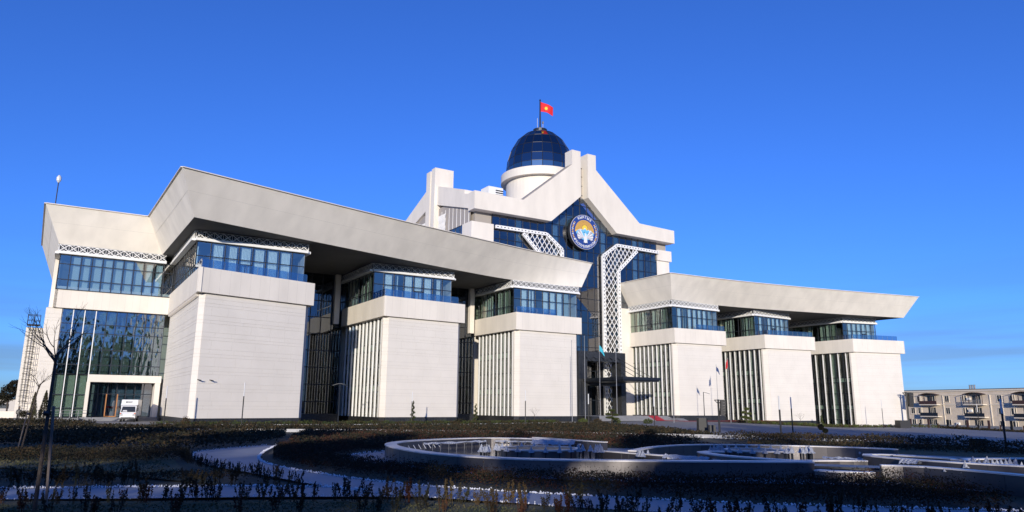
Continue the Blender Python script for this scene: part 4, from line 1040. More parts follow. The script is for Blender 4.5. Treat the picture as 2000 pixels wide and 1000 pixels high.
area_hedge('barberry_hedge', 'dark red bed left of the fountain beside the side path', [(-13, 44), (-11, 36.6), (-4, 37.5), (2, 39.5), (6, 38), (9, 41), (12, 46), (10, 53), (-2, 58), (-16, 58)], 120, .42, ['leafdark', 'leafred'], .05, 3)
area_hedge('low_hedge', 'dark shrub bed on the left lawn', [(-60, 34.5), (-18, 35), (-14.6, 32.3), (-13.2, 36.8), (-13.5, 44), (-17, 56), (-60, 55)], 60, .45, ['leafdark', 'leafbrown'], .07, 4)
area_hedge('low_hedge', 'low dark bed beside the bend of the curved path', [(-20, 25.6), (-14, 25.6), (-11.6, 27.0), (-13.6, 30.8), (-16.5, 31.5), (-20, 30.5)], 420, .35, ['leafdark', 'leafbrown'], .03, 5)
area_hedge('low_hedge', 'dark bed near the left edge behind the straight path', [(-20, 19.2), (-12.5, 19.4), (-8.5, 19.8), (-7, 20.4), (-8.4, 21.2), (-13, 20.6), (-20, 21.2)], 420, .22, ['leafdark', 'leafbrown'], .028, 6)
area_hedge('long_hedge', 'long brown hedge between the side path and the service road', [(-60, 62), (-30, 63.5), (-14, 67), (0, 65), (12, 60.5), (16.5, 58), (16.2, 78), (12.2, 98.5), (8.5, 97), (-4, 84.5), (-20, 76.8), (-34, 71.6), (-60, 68)], 30, .36, ['leafdark', 'leafbrown'], .11, 7)
area_hedge('clipped_hedge', 'clipped dark green hedge strip at the foot of the stone blocks', [(-38, 77.2), (-30, 78.5), (-20, 83), (-5, 91.6), (7, 103), (6, 105), (-6, 93.3), (-21, 84.5), (-31, 80), (-38, 78.4)], 160, .5, ['leafgreen', 'leafbrown'], .06, 8)
area_hedge('clipped_hedge', 'brown hedge strip in front of the left ramp', [(-62, 71.5), (-43, 75.5), (-43.5, 77.5), (-50, 80), (-62, 79)], 70, .6, ['leafdark', 'leafbrown'], .09, 9)
area_hedge('bank_hedge', 'brown hedge along the plaza road at the right', [(13.8, 50.5), (18.4, 50.3), (21, 46.8), (24, 45.8), (26, 41.2), (28, 37.6), (34, 28), (33, 26), (26.5, 35), (23.5, 40.5), (20, 43.6), (15, 46)], 170, .55, ['leafbrown', 'leafdark'], .05, 10)
area_hedge('low_hedge', 'dark clump on the grassy bank behind the fountain', [(14, 43.5), (19, 42.5), (22, 40), (26, 34.5), (24.5, 33), (20, 37), (16.5, 39.5), (13, 40.5)], 130, .30, ['leafdark', 'leafbrown'], .05, 11)
area_hedge('low_hedge', 'dark strip of plants behind the fountain rim', [(3, 40), (6, 36.5), (10, 35.5), (14, 36), (13, 39.5), (9, 40.5)], 160, .25, ['leafdark', 'leafred'], .045, 12)
area_hedge('low_hedge', 'dark shrubs beside the right end of the fountain wall', [(9.3, 20.9), (10.4, 20.6), (11.2, 19.4), (11.5, 18.4), (11.0, 18.2), (10.4, 19.6), (9.2, 20.3)], 900, .42, ['leafdark', 'leafred'], .022, 13, tall=.5)
area_hedge('clipped_hedge', 'low green shrubs at the foot of the right stone blocks', [(42, 132.5), (52, 138.5), (64, 147), (78, 153.5), (92, 157.5), (92, 158.6), (78, 154.8), (63, 148.6), (51, 140.5), (41, 134.5)], 60, .6, ['leafgreen', 'leafbrown'], .12, 14)
area_hedge('clipped_hedge', 'dark hedge in front of the apartment fence', [(92, 160), (105, 176), (118, 200), (119, 175), (119.6, 150), (112, 128), (108, 120), (104, 130), (98, 150)], 10, .7, ['leafdark', 'leafbrown'], .16, 15)
# grass tufts
area_hedge('grass_tufts', 'short dry grass on the near lawn', [(-14, 6), (14, 6), (14, 12), (4, 13.6), (-.5, 15.3), (-2.7, 15.9), (-8, 15.1), (-14, 14.9)], 260, .05, 'grass', .022, 16, cat='grass')
area_hedge('grass_tufts', 'dry grass on the left lawn behind the path', [(-22, 22), (-11.5, 21.8), (-8, 20.4), (-9.4, 21.5), (-12.8, 27), (-14.5, 31), (-22, 33)], 90, .05, 'grass', .03, 17, cat='grass')

def branch(q, p, d, L_, r, depth, spread=.5, up=.15, tips=None):
    pts = [Vector(p)]; dd = Vector(d).normalized(); n = 4
    for i in range(n):
        dd = (dd+Vector((random.gauss(0, .10), random.gauss(0, .10), random.gauss(0, .05)+up*.3))).normalized(); pts.append(pts[-1]+dd*(L_/n))
    q.tube(pts, [r*(1-.5*i/n) for i in range(n+1)], 5 if depth > 1 else 3, cap=False)
    if tips is not None: tips.append(pts[-1])
    if depth <= 0: return
    k = random.choice([1, 2, 2])
    for i in range(k+1):
        b = pts[-1] if i < 2 else pts[random.choice([2, 3])]
        ax = Vector((random.gauss(0, 1), random.gauss(0, 1), random.gauss(0, .3))).normalized()
        nd = (dd+ax*spread).normalized(); nd.z = abs(nd.z)*.8+up
        branch(q, b, nd, L_*random.uniform(.6, .82), r*.55, depth-1, spread, up, tips)
def young_tree(x, y, trunk_h, crown, label, stake, lean=(0, 0), depth=3, r=.03, seed=1, z0=None):
    random.seed(seed); z = gz(x, y) if z0 is None else z0
    t = empty('young_tree', (x, y, z), label=label, cat='tree', group='young bare trees tied to stakes')
    q = mb('bark'); q.tube([(0, 0, -.2), (lean[0]*.5, lean[1]*.5, trunk_h*.5), (lean[0], lean[1], trunk_h)], [r*1.2, r, r*.8], 8); q.build('trunk', t)
    q = mb('bark')
    for k in range(5):
        g = 2*math.pi*k/5+random.random(); branch(q, (lean[0], lean[1], trunk_h-.05*k*crown), (math.cos(g)*.9, math.sin(g)*.9, .9), crown*.42, r*.5, depth, .55, .12)
    q.build('crown', t)
    if stake:
        q = mb('stake')
        for (dx, dy, h) in stake: q.tube([(dx, dy, -.2), (dx*.55+lean[0]*.5, dy*.55, h)], .026, 6)
        q.build('stake', t); q = mb('black'); q.tube([(lean[0]*.4-.05, 0, stake[0][2]*.93), (lean[0]*.4+.06, 0, stake[0][2]*.93)], .045, 8); q.build('tree_tie', t)
    return t
young_tree(-8.95, 14.2, 2.95, 1.15, 'nearest bare young tree with two slim stakes, crossing the left glass front', [(.16, .1, 1.95)], lean=(-.05, .1), depth=3, r=.034, seed=5)
young_tree(-19.5, 29.5, 2.75, .85, 'smaller bare young tree in front of the ladder wing', [(-.14, 0, 1.7)], lean=(.35, .1), depth=3, r=.03, seed=8)
for i, (x, y, h, lb) in enumerate(((1.2*2.98, 110.5, 2.3, 'tiny bare sapling in front of the third stone block'), (66.5, 149, 2.6, 'tiny bare sapling in front of the fifth stone block'), (56.5, 143.3, 2.8, 'bushy bare sapling in the shrub bed left of the fifth stone block'))):
    young_tree(x, y, h*.5, h*.5, lb, None, depth=3, r=.03, seed=20+i)

random.seed(99)
def leafy(name, label, cat, x, y, parts, m='cypress', trunk=None, group=None, zadd=0):
    """parts: list of (cx, cy, z, rx, rz, n, leafsize) ellipsoid clumps with noisy outline"""
    t = empty(name, (x, y, gz(x, y)+zadd), label=label, cat=cat, group=group); q = mb('bark')
    if trunk: q.tube([(0, 0, 0), (0, 0, trunk[0])], trunk[1], 6); q.build('trunk', t)
    c = mb(m)
    for (cx, cy, z, rx, rz, n, ls) in parts:
        def cf():
            v = Vector((random.gauss(0, 1), random.gauss(0, 1), random.gauss(0, 1))).normalized(); k = random.uniform(.55, 1.05)
            return (cx+v.x*rx*k, cy+v.y*rx*k, z+v.z*rz*k)
        leaf_cloud(c, n, cf, ls)
    c.build('crown', t); return t
def cypress(x, y, h, w, label, n=2600):
    t = empty('cypress', (x, y, gz(x, y)), label=label, cat='tree', group='pointed conifers by the ramp'); q = mb('bark'); q.tube([(0, 0, 0), (0, 0, h*.8)], [.07, .02], 6); q.build('trunk', t)
    c = mb('cypress')
    def cf():
        f = random.random(); r = w*(min(1, f*5)*(1-f)**.75)*random.uniform(.55, 1.05); g = random.uniform(0, 6.28); r *= 1+.18*math.sin(g*5+f*9); return (math.cos(g)*r, math.sin(g)*r, h*f)
    leaf_cloud(c, n, cf, .07); c.build('crown', t)
cypress(-51.0, 80.2, 3.6, .62, 'right and taller of the two dark pointed conifers by the ramp'); cypress(-52.2, 80.2, 3.4, .5, 'left and thinner of the two dark pointed conifers by the ramp')
leafy('ball_topiary', 'dark clipped two-ball topiary at the left edge near the walking people', 'topiary', -48.0, 72.4, [(0, 0, 1.15, .34, .34, 700, .06), (0, 0, .45, .22, .24, 400, .06)], 'leafdark', (1.1, .04))
def spiral(x, y, h, label):
    t = empty('spiral_topiary', (x, y, gz(x, y)), label=label, cat='topiary'); q = mb('bark'); q.tube([(0, 0, 0), (0, 0, h*.95)], [.05, .02], 6); q.build('trunk', t); c = mb('leafgreen')
    def cf():
        f = random.random(); R0 = .34*(1-f)+.08; g = f*4.2*2*math.pi; return (math.cos(g)*R0*.6+random.gauss(0, R0*.28), math.sin(g)*R0*.6+random.gauss(0, R0*.28), .2+h*f+random.gauss(0, .05))
    leaf_cloud(c, 2200, cf, .05); c.build('crown', t)
spiral(-12.5, 93.8, 2.6, 'green spiral-cut topiary before the second stone block'); spiral(-4.9, 102.4, 2.4, 'slim pale green spiral topiary beside the fins of the third block')
leafy('cloud_pine', 'cloud-pruned pine left of the entrance stairs', 'topiary', 13.9, 101, [(0, 0, 1.85, .5, .16, 500, .07), (-.45, .1, 1.35, .5, .16, 500, .07), (.5, 0, 1.25, .5, .16, 500, .07), (-.3, -.3, .9, .6, .17, 600, .07), (.55, .2, .75, .5, .15, 400, .07)], 'leafgreen', (1.8, .07))
leafy('cloud_pine', 'cloud-pruned pine in front of the right wing fins', 'topiary', 41.4, 128.9, [(.1, 0, 2.5, .5, .22, 400, .1), (-.5, 0, 1.9, .45, .22, 400, .1), (.5, 0, 1.7, .45, .22, 400, .1), (-.3, 0, 1.1, .6, .24, 500, .1), (.5, .2, .9, .5, .2, 400, .1)], 'leafgreen', (2.5, .08))
leafy('ball_topiary', 'black silhouetted topiary with stacked balls beside the plaza road', 'topiary', 21.9, 51.6, [(-.16, 0, .86, .20, .20, 1500, .035), (.13, 0, .62, .19, .17, 1200, .035), (-.1, 0, .30, .13, .12, 500, .035), (.1, 0, .16, .15, .12, 500, .035)], 'leafdark', (.8, .03))
for x, y, h, lb in ((84.3, 156.5, 1.6, 'tiny cone-shaped conifer at the foot of the last block'), (62.0, 146.6, 2.4, 'slim conifer in front of the last row of fins')):
    leafy('cone_conifer', lb, 'conifer', x, y, [(0, 0, h*.3, .35, h*.3, 300, .1), (0, 0, h*.65, .22, h*.3, 250, .1)], 'leafgreen')
for x, y, m_, lb in ((10.2, 104, 'leafgreen', 'round green shrub leftmost by the entrance stairs'), (12.3, 104, 'leafbrown', 'round ochre shrub beside the green one by the stairs'), (14.9, 104, 'leafgreen', 'round yellow-green shrub left of the cloud pine'), (19.6, 105, 'leafgreen', 'round green shrub right of the cloud pine'), (-6.4, 92.5, 'leafdark', 'dark round shrub below the third block fins'), (-17.9, 86.6, 'leafdark', 'dark round shrub below the second block fins')):
    leafy('round_shrub', lb, 'shrub', x, y, [(0, 0, .32, .7, .42, 600, .08)], m_)
leafy('round_shrub', 'orange-brown bush at the foot of the first stone block', 'shrub', -31.6, 71.5, [(0, 0, .5, .42, .6, 700, .06)], 'leafbrown')
for x, y, w, lb in ((-1.1, 48, .34, 'black ball shrub left of the rim behind the fountain'), (.5, 47.5, .42, 'larger black ball shrub on the bed behind the fountain'), (8.9, 47, .5, 'black mound of shrub behind the fountain in line with the entrance')):
    leafy('round_shrub', lb, 'shrub', x, y, [(0, 0, w*.7, w, w*.8, 1200, .04)], 'leafdark')
leafy('distant_tree', 'round dark tree beyond the left annex wing', 'tree', -103, 150, [(0, 0, 4.3, 1.7, 1.8, 1500, .2), (1.0, 0, 5.6, 1.3, 1.3, 900, .2), (-1.2, 0, 2.8, 1.2, 1.2, 600, .2)], 'leafdark', (4, .16))

# ------------------------------------------------------------------ lamps, masts, flags
def bollard_lamp(x, y, h, label, split=.30):
    t = empty('pole_light', (x, y, gz(x, y)), label=label, cat='lamp', group='slim pole lights'); r = .055
    q = mb('black'); q.lathe([(r, 0), (r, h*(1-split))], 0, 0, 10); q.build('post', t); q = mb('polewhite'); q.lathe([(r*.95, h*(1-split)), (r*.95, h)], 0, 0, 10); q.build('light_tube', t)
for x, y, h, lb in ((-34.4, 73, 4.0, 'slim pole light between the van forecourt and the first block'), (-26.2, 71.7, 4.35, 'slim pole light before the middle of the first block'), (-12.5, 92.6, 4.0, 'slim pole light behind the spiral topiary at the second block'), (1.75, 87.9, 4.2, 'slim pole light before the third block'), (-51.6, 72.0, 4.4, 'slim pole light at the far left by the lawn'),
                  (8.6, 81.1, 3.7, 'slim pole light between the flagpoles by the portal'), (15.5, 79.3, 3.4, 'slim pole light right of the entrance stairs'), (16.87, 46, 2.85, 'nearer of the two pole lights by the plaza road'), (24.2, 63.2, 3.2, 'farther of the two pole lights by the plaza road'), (27.0, 40.3, 2.65, 'pole light on the right bank beside the black box'), (84.7, 133, 4.8, 'pole light in front of the apartment balconies'), (75, 148, 5.6, 'pole light before the fins of the last block')):
    bollard_lamp(x, y, h, lb)
def arm_lamp(x, y, h, label, two=False):
    t = empty('street_lamp', (x, y, gz(x, y)), label=label, cat='street lamp'); q = mb('darkmetal'); q.lathe([(.07, 0), (.05, h)], 0, 0, 8); q.build('post', t)
    for s in ((-1, 1) if two else (1,)):
        q = mb('darkmetal'); q.bar((0, 0, h-.05), (s*.55, 0, h-.15), .05, .05); q.bar((s*.45, 0, h-.15), (s*.9, -.1, h-.3), .22, .07); q.build('lamp_head', t)
arm_lamp(-21.6, 92, 5.0, 'dark two-armed lamp before the white fins of the second block', True)
arm_lamp(28.4, 107.6, 4.6, 'dark single-arm camera lamp before the fourth block')
arm_lamp(88.5, 120, 4.6, 'dark single-arm lamp in front of the right apartment bay'); arm_lamp(94, 119, 5.8, 'thin grey mast at the far right before the apartments')
arm_lamp(-67, 108, 6.2, 'grey lamp post at the left corner of the annex')
def flagpole(x, y, h, label, flag=None, r=.06):
    t = empty('flagpole', (x, y, gz(x, y)), label=label, cat='flagpole', group='flagpoles before the entrance'); q = mb('polegrey'); q.lathe([(r, 0), (r*.9, h*.5), (r*.5, h), (r*1.4, h+.04), (0.01, h+.16)], 0, 0, 8); q.build('pole', t)
    if flag:
        m_, w, hh, sx = flag; q = mb(m_); n = 8; b = len(q.v)
        for i in range(n+1):
            f = i/n
            for j in range(6):
                g = j/5; q.v.append((sx*f*w*(.55+.2*g), math.sin(f*7+g*2)*.12, h-.15-hh*g-f*w*.75+.05*math.sin(f*5)))
        for i in range(n):
            for j in range(5): a = b+i*6+j; q.face(a, a+1, a+7, a+6)
        q.build('flag', t, smooth=True)
M['flagblue'] = mat('flag_sky_blue', (.04, .38, .50), .8); M['flagnavy'] = mat('flag_dark_blue', (.03, .06, .16), .8)
flagpole(9.3, 111, 12.2, 'grey flagpole without a flag at the right edge of the third block')
flagpole(12.0, 118, 13.6, 'bare flagpole by the left pillar of the portal')
flagpole(14.6, 119.5, 12.6, 'flagpole with a hanging light blue flag at the portal', ('flagblue', 1.2, 1.0, 1))
flagpole(34.4, 121.5, 9.4, 'flagpole with a dark blue flag before the fourth block', ('flagnavy', .8, .8, 1), .045)
flagpole(37.7, 125.8, 10.9, 'flagpole with a hanging red flag before the right fins', ('red', .55, 1.3, -1), .05)
flagpole(17.2, 118.6, 12.0, 'thin flagpole without flag in front of the canopy')
flagpole(25.0, 112.5, 8.0, 'short flagpole right of the stair carpet', None, .05)
dp = L2W(-1.2, 28)
t = empty('dome_flagpole', (dp[0], dp[1], 63.4), label='dark flagpole with red flag and yellow sun on top of the dome', cat='flagpole')
q = mb('darkmetal'); q.lathe([(.20, 0), (.14, 7.2), (.22, 7.25), (.05, 7.6)], 0, 0, 10); q.build('pole', t)
q = mb('red'); n = 14; b = 0
def fl(i, j, off=0): 
    f = i/n; g = j/8; return (f*3.0, math.sin(f*6.5+g)*.22+off-.3*f, 7.0-2.3*g*(1-.12*f)-f*1.15+.12*math.sin(f*5))
for i in range(n+1):
    for j in range(9): q.v.append(fl(i, j))
for i in range(n):
    for j in range(8): a = i*9+j; q.face(a, a+1, a+10, a+9)
q.build('flag', t, smooth=True); q = mb('yellow')
cx, cz = 1.35, 5.3
for k in range(12):
    g = 2*math.pi*k/12; q.poly([(cx+math.cos(g-.12)*.3, -.35, cz+math.sin(g-.12)*.3), (cx+math.cos(g)*.62, -.35, cz+math.sin(g)*.62), (cx+math.cos(g+.12)*.3, -.35, cz+math.sin(g+.12)*.3)])
q.poly([(cx+math.cos(2*math.pi*k/16)*.34, -.36, cz+math.sin(2*math.pi*k/16)*.34) for k in range(16)]); q.build('flag_sun', t)
t.rotation_euler = (0, 0, R(12))

def speaker_mast(x, y, h, label, s=1):
    t = empty('speaker_mast', (x, y, gz(x, y)), label=label, cat='speaker mast'); q = mb('black'); q.lathe([(.09*s, 0), (.09*s, h*.95)], 0, 0, 8); q.bar((-.35*s, 0, h*.93), (.55*s, 0, h*.93), .08*s); q.bar((0, 0, h*.82), (-.35*s, 0, h*.93), .06*s); q.bar((0, 0, h*.82), (.35*s, 0, h*.93), .06*s); q.build('mast', t)
    for k in range(6):
        z = h*.93-.14*s-.23*s*k; a = .03*k-.05; q = mb('black'); q.box(-.22*s, .22*s, -.2*s, .2*s, -.112*s, .112*s); o = q.build('speaker_cabinet', t); o.location = (.42*s-.006*k*k*s*.6, 0, z*1); o.rotation_euler = (0, a*1.5, 0)
speaker_mast(19.2, 67.7, 3.2, 'black mast with a hanging column of loudspeakers before the fourth block'); speaker_mast(84.8, 156.5, 7.8, 'black loudspeaker mast at the corner of the last block', 2.1)
for x, y, w, h, lb in ((19.1, 73.4, .9, 1.25, 'tall black cabinet beside the loudspeaker mast'), (19.4, 71, .6, .62, 'low black box right of the tall cabinet'), (26.1, 41.3, .62, .44, 'black box on the edge of the right bank'), (80.5, 151, 2.2, 1.5, 'dark box at the foot of the last block')):
    t = empty('equipment_box', (x, y, gz(x, y)), label=lb, cat='box'); q = mb('black'); q.prism([(-w/2, -w/2), (w/2, -w/2), (w/2, w/2), (-w/2, w/2)], 0, h, top=[(-w*.47, -w*.47), (w*.47, -w*.47), (w*.47, w*.47), (-w*.47, w*.47)]); q.build('body', t); q = mb('darkmetal'); q.box(-w*.5, w*.5, -w*.5, w*.5, h, h+.04); q.build('lid', t)

# ------------------------------------------------------------------ van
VG = gz(-47.5, 92)
van = empty('box_van', (-47.4, 90.9, VG), R(22), 'white box van parked nose-out at the left entrance', 'van')
q = mb('vanwhite'); pr = [(0, .45), (-.12, .55), (-.14, .95), (.08, 1.15), (.62, 1.95), (.9, 2.05), (1.9, 2.05), (1.9, .45)]
q.slab_x(pr[::-1], -.87, .87); b_ = q.build('cab', van); bv = b_.modifiers.new('bevel', 'BEVEL'); bv.width = .06; bv.segments = 3
q = mb('vanwhite'); q.box(-1.02, 1.02, 1.95, 5.2, .75, 2.75); q.prism([(-.95, .9), (.95, .9), (1.02, 1.95), (-1.02, 1.95)], 2.08, 2.74, top=[(-.9, 1.3), (.9, 1.3), (1.02, 1.95), (-1.02, 1.95)]); b_ = q.build('cargo_box', van); bv = b_.modifiers.new('bevel', 'BEVEL'); bv.width = .04; bv.segments = 2
q = mb('aptglass'); q.poly([(-.78, .10, 1.24), (.78, .10, 1.24), (.70, .555, 1.90), (-.70, .555, 1.90)]); 
q.v = [(x, y-.03, z) for x, y, z in q.v]; q.build('windscreen', van)
for s in (-1, 1):
    q = mb('aptglass'); q.poly([(s*.882, .35, 1.25), (s*.882, 1.5, 1.25), (s*.882, 1.5, 1.9), (s*.882, .75, 1.9)]); q.build('side_window', van)
    q = mb('polegrey'); q.box(s*.70-.14, s*.70+.14, -.165, -.05, .78, 1.0); h_ = q.build('headlight', van); q = mb(mat('indicator', (.6, .12, .03), .3)); q.box(s*.78-.07, s*.78+.07, -.155, -.04, 1.0, 1.12); q.build('indicator', van)
    q = mb('black'); q.box(s*1.02-.1, s*1.02+.1, .2, .32, 1.35, 1.75); q.bar((s*.88, .3, 1.45), (s*1.0, .27, 1.5), .05); q.build('mirror', van)
    for y in (.75, 4.1):
        q = mb('black'); q.lathe([(.33, -.11), (.35, -.06), (.35, .06), (.33, .11)], 0, 0, 18); w_ = q.build('wheel', van); w_.location = (s*.76, y, .35); w_.rotation_euler = (0, R(90), 0)
        q = mb('polegrey'); q.lathe([(.19, -.115), (.19, .115)], 0, 0, 12); q.build('rim', w_)
q = mb('black'); q.box(-.72, .72, -.15, -.1, .50, .60); q.build('lower_grille', van); q = mb('vanwhite'); q.box(-.28, .28, -.17, -.14, .62, .74); q.build('number_plate', van)
q = mb('polewhite'); q.poly([(-.62, .12, 1.26), (-.1, .12, 1.26), (-.14, .26, 1.46), (-.58, .26, 1.46)]); q.v = [(x, y-.05, z) for x, y, z in q.v]; q.build('dashboard_paper', van)
q = mb('black'); q.bar((-.6, .05, 1.27), (-.1, .14, 1.36), .02); q.bar((.05, .05, 1.27), (.5, .14, 1.36), .02); q.build('wiper', van)
q = mb('darkmetal'); q.box(-.42, -.28, .88, .9, 2.35, 2.52); q.box(-.25, .3, .88, .9, 2.44, 2.50); q.box(-.2, .2, .88, .9, 2.36, 2.39); q.v = [(x, y+.15, z) for x, y, z in q.v]; q.build('box_logo', van)
q = mb('black'); q.box(-.85, .85, .1, 5.1, .38, .74); q.build('chassis', van)

# ------------------------------------------------------------------ people
def person(x, y, rz, label, step=.2, hat=None, armx=0):
    t = empty('person', (x, y, gz(x, y)+.02), rz, label, 'person', 'people walking by the annex')
    me = bpy.data.meshes.new('body'); S_ = step
    V = [(0,0,.95),(0,0,1.2),(0,0,1.42),(0,0,1.50),(0,-.01,1.66), (-.10,0,.9),(-.11,S_*.4,.5),(-.11,S_,.07),(-.12,S_-.14,.03), (.10,0,.9),(.11,-S_*.3,.5),(.11,-S_*.7,.08),(.12,-S_*.7-.14,.03),
         (-.19,0,1.40),(-.25,.03,1.14),(-.22,-.12,.92),(.19,0,1.40),(.25,.0,1.14),(.22,-.14,.95)]
    Ed = [(0,1),(1,2),(2,3),(3,4),(0,5),(5,6),(6,7),(7,8),(0,9),(9,10),(10,11),(11,12),(2,13),(13,14),(14,15),(2,16),(16,17),(17,18)]
    rad = [.15,.14,.15,.06,.105,.11,.08,.06,.05,.11,.08,.06,.05,.08,.06,.045,.08,.06,.045]
    me.from_pydata(V, Ed, []); o = bpy.data.objects.new('body', me); COL.objects.link(o); o.parent = t
    m = o.modifiers.new('skin', 'SKIN'); sv = me.skin_vertices[0].data
    for i, r in enumerate(rad): sv[i].radius = (r, r*.85)
    sv[0].use_root = True
    o.modifiers.new('sub', 'SUBSURF').levels = 1; o.modifiers['sub'].render_levels = 2; me.materials.append(M['black'])
    q = mb(mat('skin_tone', (.42, .25, .18), .6)); q.lathe([(.03, 1.56), (.075, 1.6), (.085, 1.68), (.07, 1.75), (.02, 1.78)], 0, -.035, 10); q.build('face', t)
    q = mb(hat or 'black'); q.lathe([(.10, 1.70), (.115, 1.74), (.10, 1.80), (.04, 1.84)], 0, 0, 10); q.build('hair' if hat is None else 'cap', t)
    return t
person(-56.0, 83.6, R(200), 'person in black at the left, walking beside the annex', .22); person(-55.1, 84.6, R(190), 'person in black with a red cap beside the annex', .15, 'red'); person(-54.4, 84.9, R(160), 'person in black nearest to the conifers, arm raised', .18)

# ------------------------------------------------------------------ apartment house at the right
apt = empty('apartment_house', (119.0, 218, -3.1), R(-70.3), 'three-storey beige stone apartment house with balconies at the far right', 'building')
# local x runs along the front towards the camera, local -y faces left (the viewer)
q = mb('aptwall'); q.box(-4, 75, 0, 14, 0, 10.3); aw = q.build('wall', apt)
q = mb('aptband'); q.box(-4.1, 75, -.18, 14, 10.3, 10.75); q.box(-4.05, 75, -.10, 0, 9.3, 9.42); q.box(-4.05, 75, -.10, 0, 6.65, 6.85); q.build('cornice', apt)
q = mb('brown'); q.box(-4.2, 75, -.25, 14, 10.75, 10.9); q.build('roof_edge', apt)
bays = [7.3, 21.3, 35.0, 49]
for bx in bays:
    for z0, k in ((.7, 0), (4.0, 1), (7.3, 2)):
        q = mb('aptglass'); q.box(bx-1.2, bx+1.2, -.02, .1, z0-.4, z0+1.9); w_ = q.build('window', apt); q = mb('aptband'); q.box(bx-.05, bx+.05, -.06, 0, z0-.4, z0+1.9); q.box(bx-.5, bx-.44, -.06, 0, z0-.4, z0+1.9); q.box(bx+.5, bx+.56, -.06, 0, z0-.4, z0+1.9); q.build('window_frame', w_)
        if k:
            q = mb('aptband'); q.box(bx-2.9, bx+2.9, -1.5, 0, z0-.75, z0-.5); q.build('balcony_slab', apt)
            if k == 2 and bx in (21.3, 49):
                q = mb('polegrey')
                for i in range(30): q.box(bx-2.8+.19*i, bx-2.76+.19*i, -1.46, -1.42, z0-.5, z0+.6)
                q.box(bx-2.85, bx+2.85, -1.48, -1.4, z0+.6, z0+.68)
            else: q = mb('brown' if k == 2 else 'darkmetal'); q.box(bx-2.85, bx+2.85, -1.48, -1.4, z0-.5, z0+.45)
            q.build('balcony_front', apt)
            if k == 2:
                q = mb('brown')
                for i in range(10):
                    xa = bx-2.9+.58*i; za = z0+2.1+.5*math.sin(math.pi*i/10); zb_ = z0+2.1+.5*math.sin(math.pi*(i+1)/10); q.hexa([(xa, -1.6, za), (xa+.58, -1.6, zb_), (xa+.58, 0, zb_), (xa, 0, za), (xa, -1.6, za+.08), (xa+.58, -1.6, zb_+.08), (xa+.58, 0, zb_+.08), (xa, 0, za+.08)])
                for s in (-2.8, -1.2, 1.2, 2.8): q.box(bx+s-.04, bx+s+.04, -1.5, -1.42, z0-.5, z0+2.15)
                q.build('balcony_canopy', apt)
    for s in (-3.6, 3.9):
        q = mb('aptband'); q.box(bx+s-.12, bx+s+.12, -.14, 0, 0, 9.3); q.build('downpipe', apt)
for wx in (.9, 3.3, 12.4, 17.7, 27.8, 31.2, 40.5, 44.6, 55, 60):
    for z0 in (.9, 4.2, 7.5):
        q = mb('aptglass'); q.box(wx-.62, wx+.62, -.02, .1, z0, z0+1.6); w_ = q.build('window', apt)
        q = mb('aptband'); q.box(wx-.75, wx-.62, -.08, 0, z0-.1, z0+1.7); q.box(wx+.62, wx+.75, -.08, 0, z0-.1, z0+1.7); q.box(wx-.62, wx+.62, -.08, 0, z0+1.6, z0+1.72); q.box(wx-.85, wx+.85, -.14, 0, z0-.22, z0-.1); q.box(wx-.04, wx+.04, -.05, -.02, z0, z0+1.6); q.build('window_frame', w_)
for x, z in ((15.2, 1.2), (19.4, 4.8), (-1, 7.6), (19.2, 7.9), (42.5, 1.0)): q = mb('white'); q.box(x-.45, x+.45, -.4, 0, z, z+.65); q.build('air_conditioner', apt)
for x in (17.5, 18.2, 18.9): q = mb('polegrey'); q.lathe([(.22, 10.9), (.22, 12), (.3, 12.1)], x, 3, 8); q.build('chimney', apt)
fe = empty('garden_fence', (115.5, 217, -3.05), R(-70.3), 'grey fence of panels and posts before the apartment house', 'fence')
for i in range(26):
    x = -3+3*i; q = mb('brown' if i % 3 else 'black'); w = .12 if i % 2 else .3; q.box(x-w, x+w, -.1, .1, 0, 1.5 if i % 2 else 2.6); q.build('post', fe)
    q = mb('polegrey'); q.box(x+.3, x+2.7, -.03, .03, .1, 1.2); q.build('fence_panel', fe)
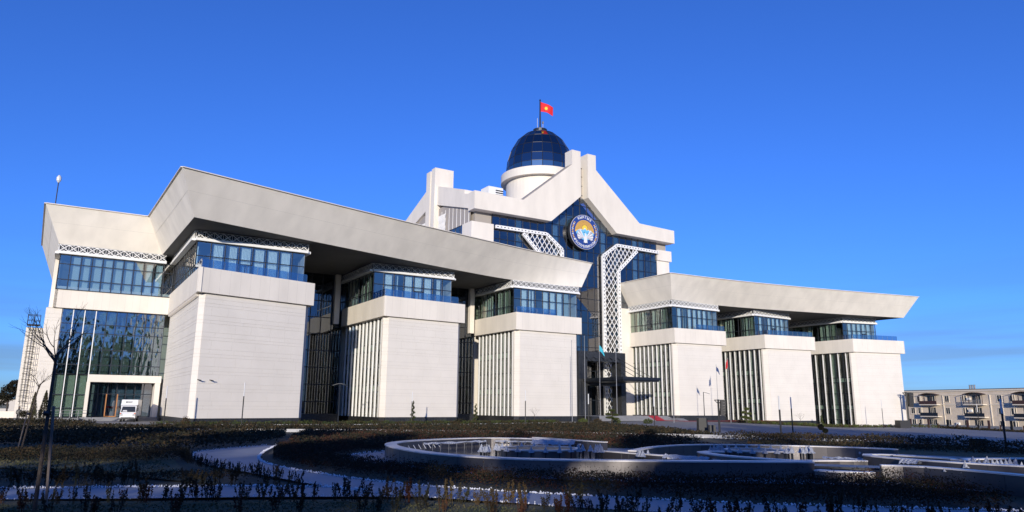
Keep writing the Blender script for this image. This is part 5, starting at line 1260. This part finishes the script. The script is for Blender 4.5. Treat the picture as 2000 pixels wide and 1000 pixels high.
# shed at the far left
sh = empty('grey_shed', (-118, 165, -.2), R(12), 'pale grey shed far left behind the lamp post', 'shed')
q = mb('seam'); q.box(-9, 9, 0, 10, 0, 3.0); q.build('wall', sh); q = mb('aptglass'); q.box(1, 4.5, -.03, 0, 1.0, 2.0); q.build('window', sh)
q = mb('darkmetal'); q.box(-9.3, 9.3, -.3, 10.3, 3.0, 3.2); q.build('roof', sh)
lb_ = mb('aptband'); lb_.box(-75, -58, 100, 100.3, 0, .9); o = lb_.build('low_wall'); tag(o, 'low pale stone wall below the annex ramp', 'wall')

# ------------------------------------------------------------------ behind the camera: trees, and an added block, that shade the garden
random.seed(12)
def street_tree(n_leaf=5200, h=14, w=4.2):
    c = mb('leafdark')
    cl = [(random.gauss(0, w*.42), random.gauss(0, w*.42), h*random.uniform(.38, .95), random.uniform(.9, 2.0)) for _ in range(16)]
    def cf():
        x, y, z, r = random.choice(cl); v = Vector((random.gauss(0, 1), random.gauss(0, 1), random.gauss(0, 1))).normalized()*r*random.uniform(.3, 1); return (x+v.x, y+v.y, z+v.z)
    leaf_cloud(c, n_leaf, cf, .42); t = mb('bark'); t.tube([(0, 0, -.5), (0, 0, h*.85)], [.3, .06], 8)
    return c.mesh('crown'), t.mesh('trunk')
ST = [street_tree() for _ in range(4)]; SPARSE = street_tree(700)
def put_tree(x, y, s, i):
    t = empty('street_tree', (x, y, 0), random.uniform(0, 6), 'leafy street tree on the pavement behind the viewpoint', 'tree', 'street trees behind the viewpoint')
    a, b = SPARSE if (-9 < x < -1 or 7 < x < 10) else random.choice(ST); t.scale = (s, s, s)
    for nm, me in (('crown', a), ('trunk', b)): o = bpy.data.objects.new(nm, me); COL.objects.link(o); o.parent = t
k = 0
for x in range(-110, 116, 7):
    hgt = 1.12 if x < 18 else (1.65 if x < 65 else 1.3)
    put_tree(x+random.uniform(-1.5, 1.5), -33+random.uniform(-3, 3), hgt*random.uniform(.92, 1.1), k); k += 1
q = mb('shadewall'); q.box(-130, 120, -62, -48, -1, 10.0); hb = q.build('shade_block'); tag(hb, 'long plain block added unseen behind the viewpoint to shade the garden', 'building')  # unseen block added to keep the low sun off the garden
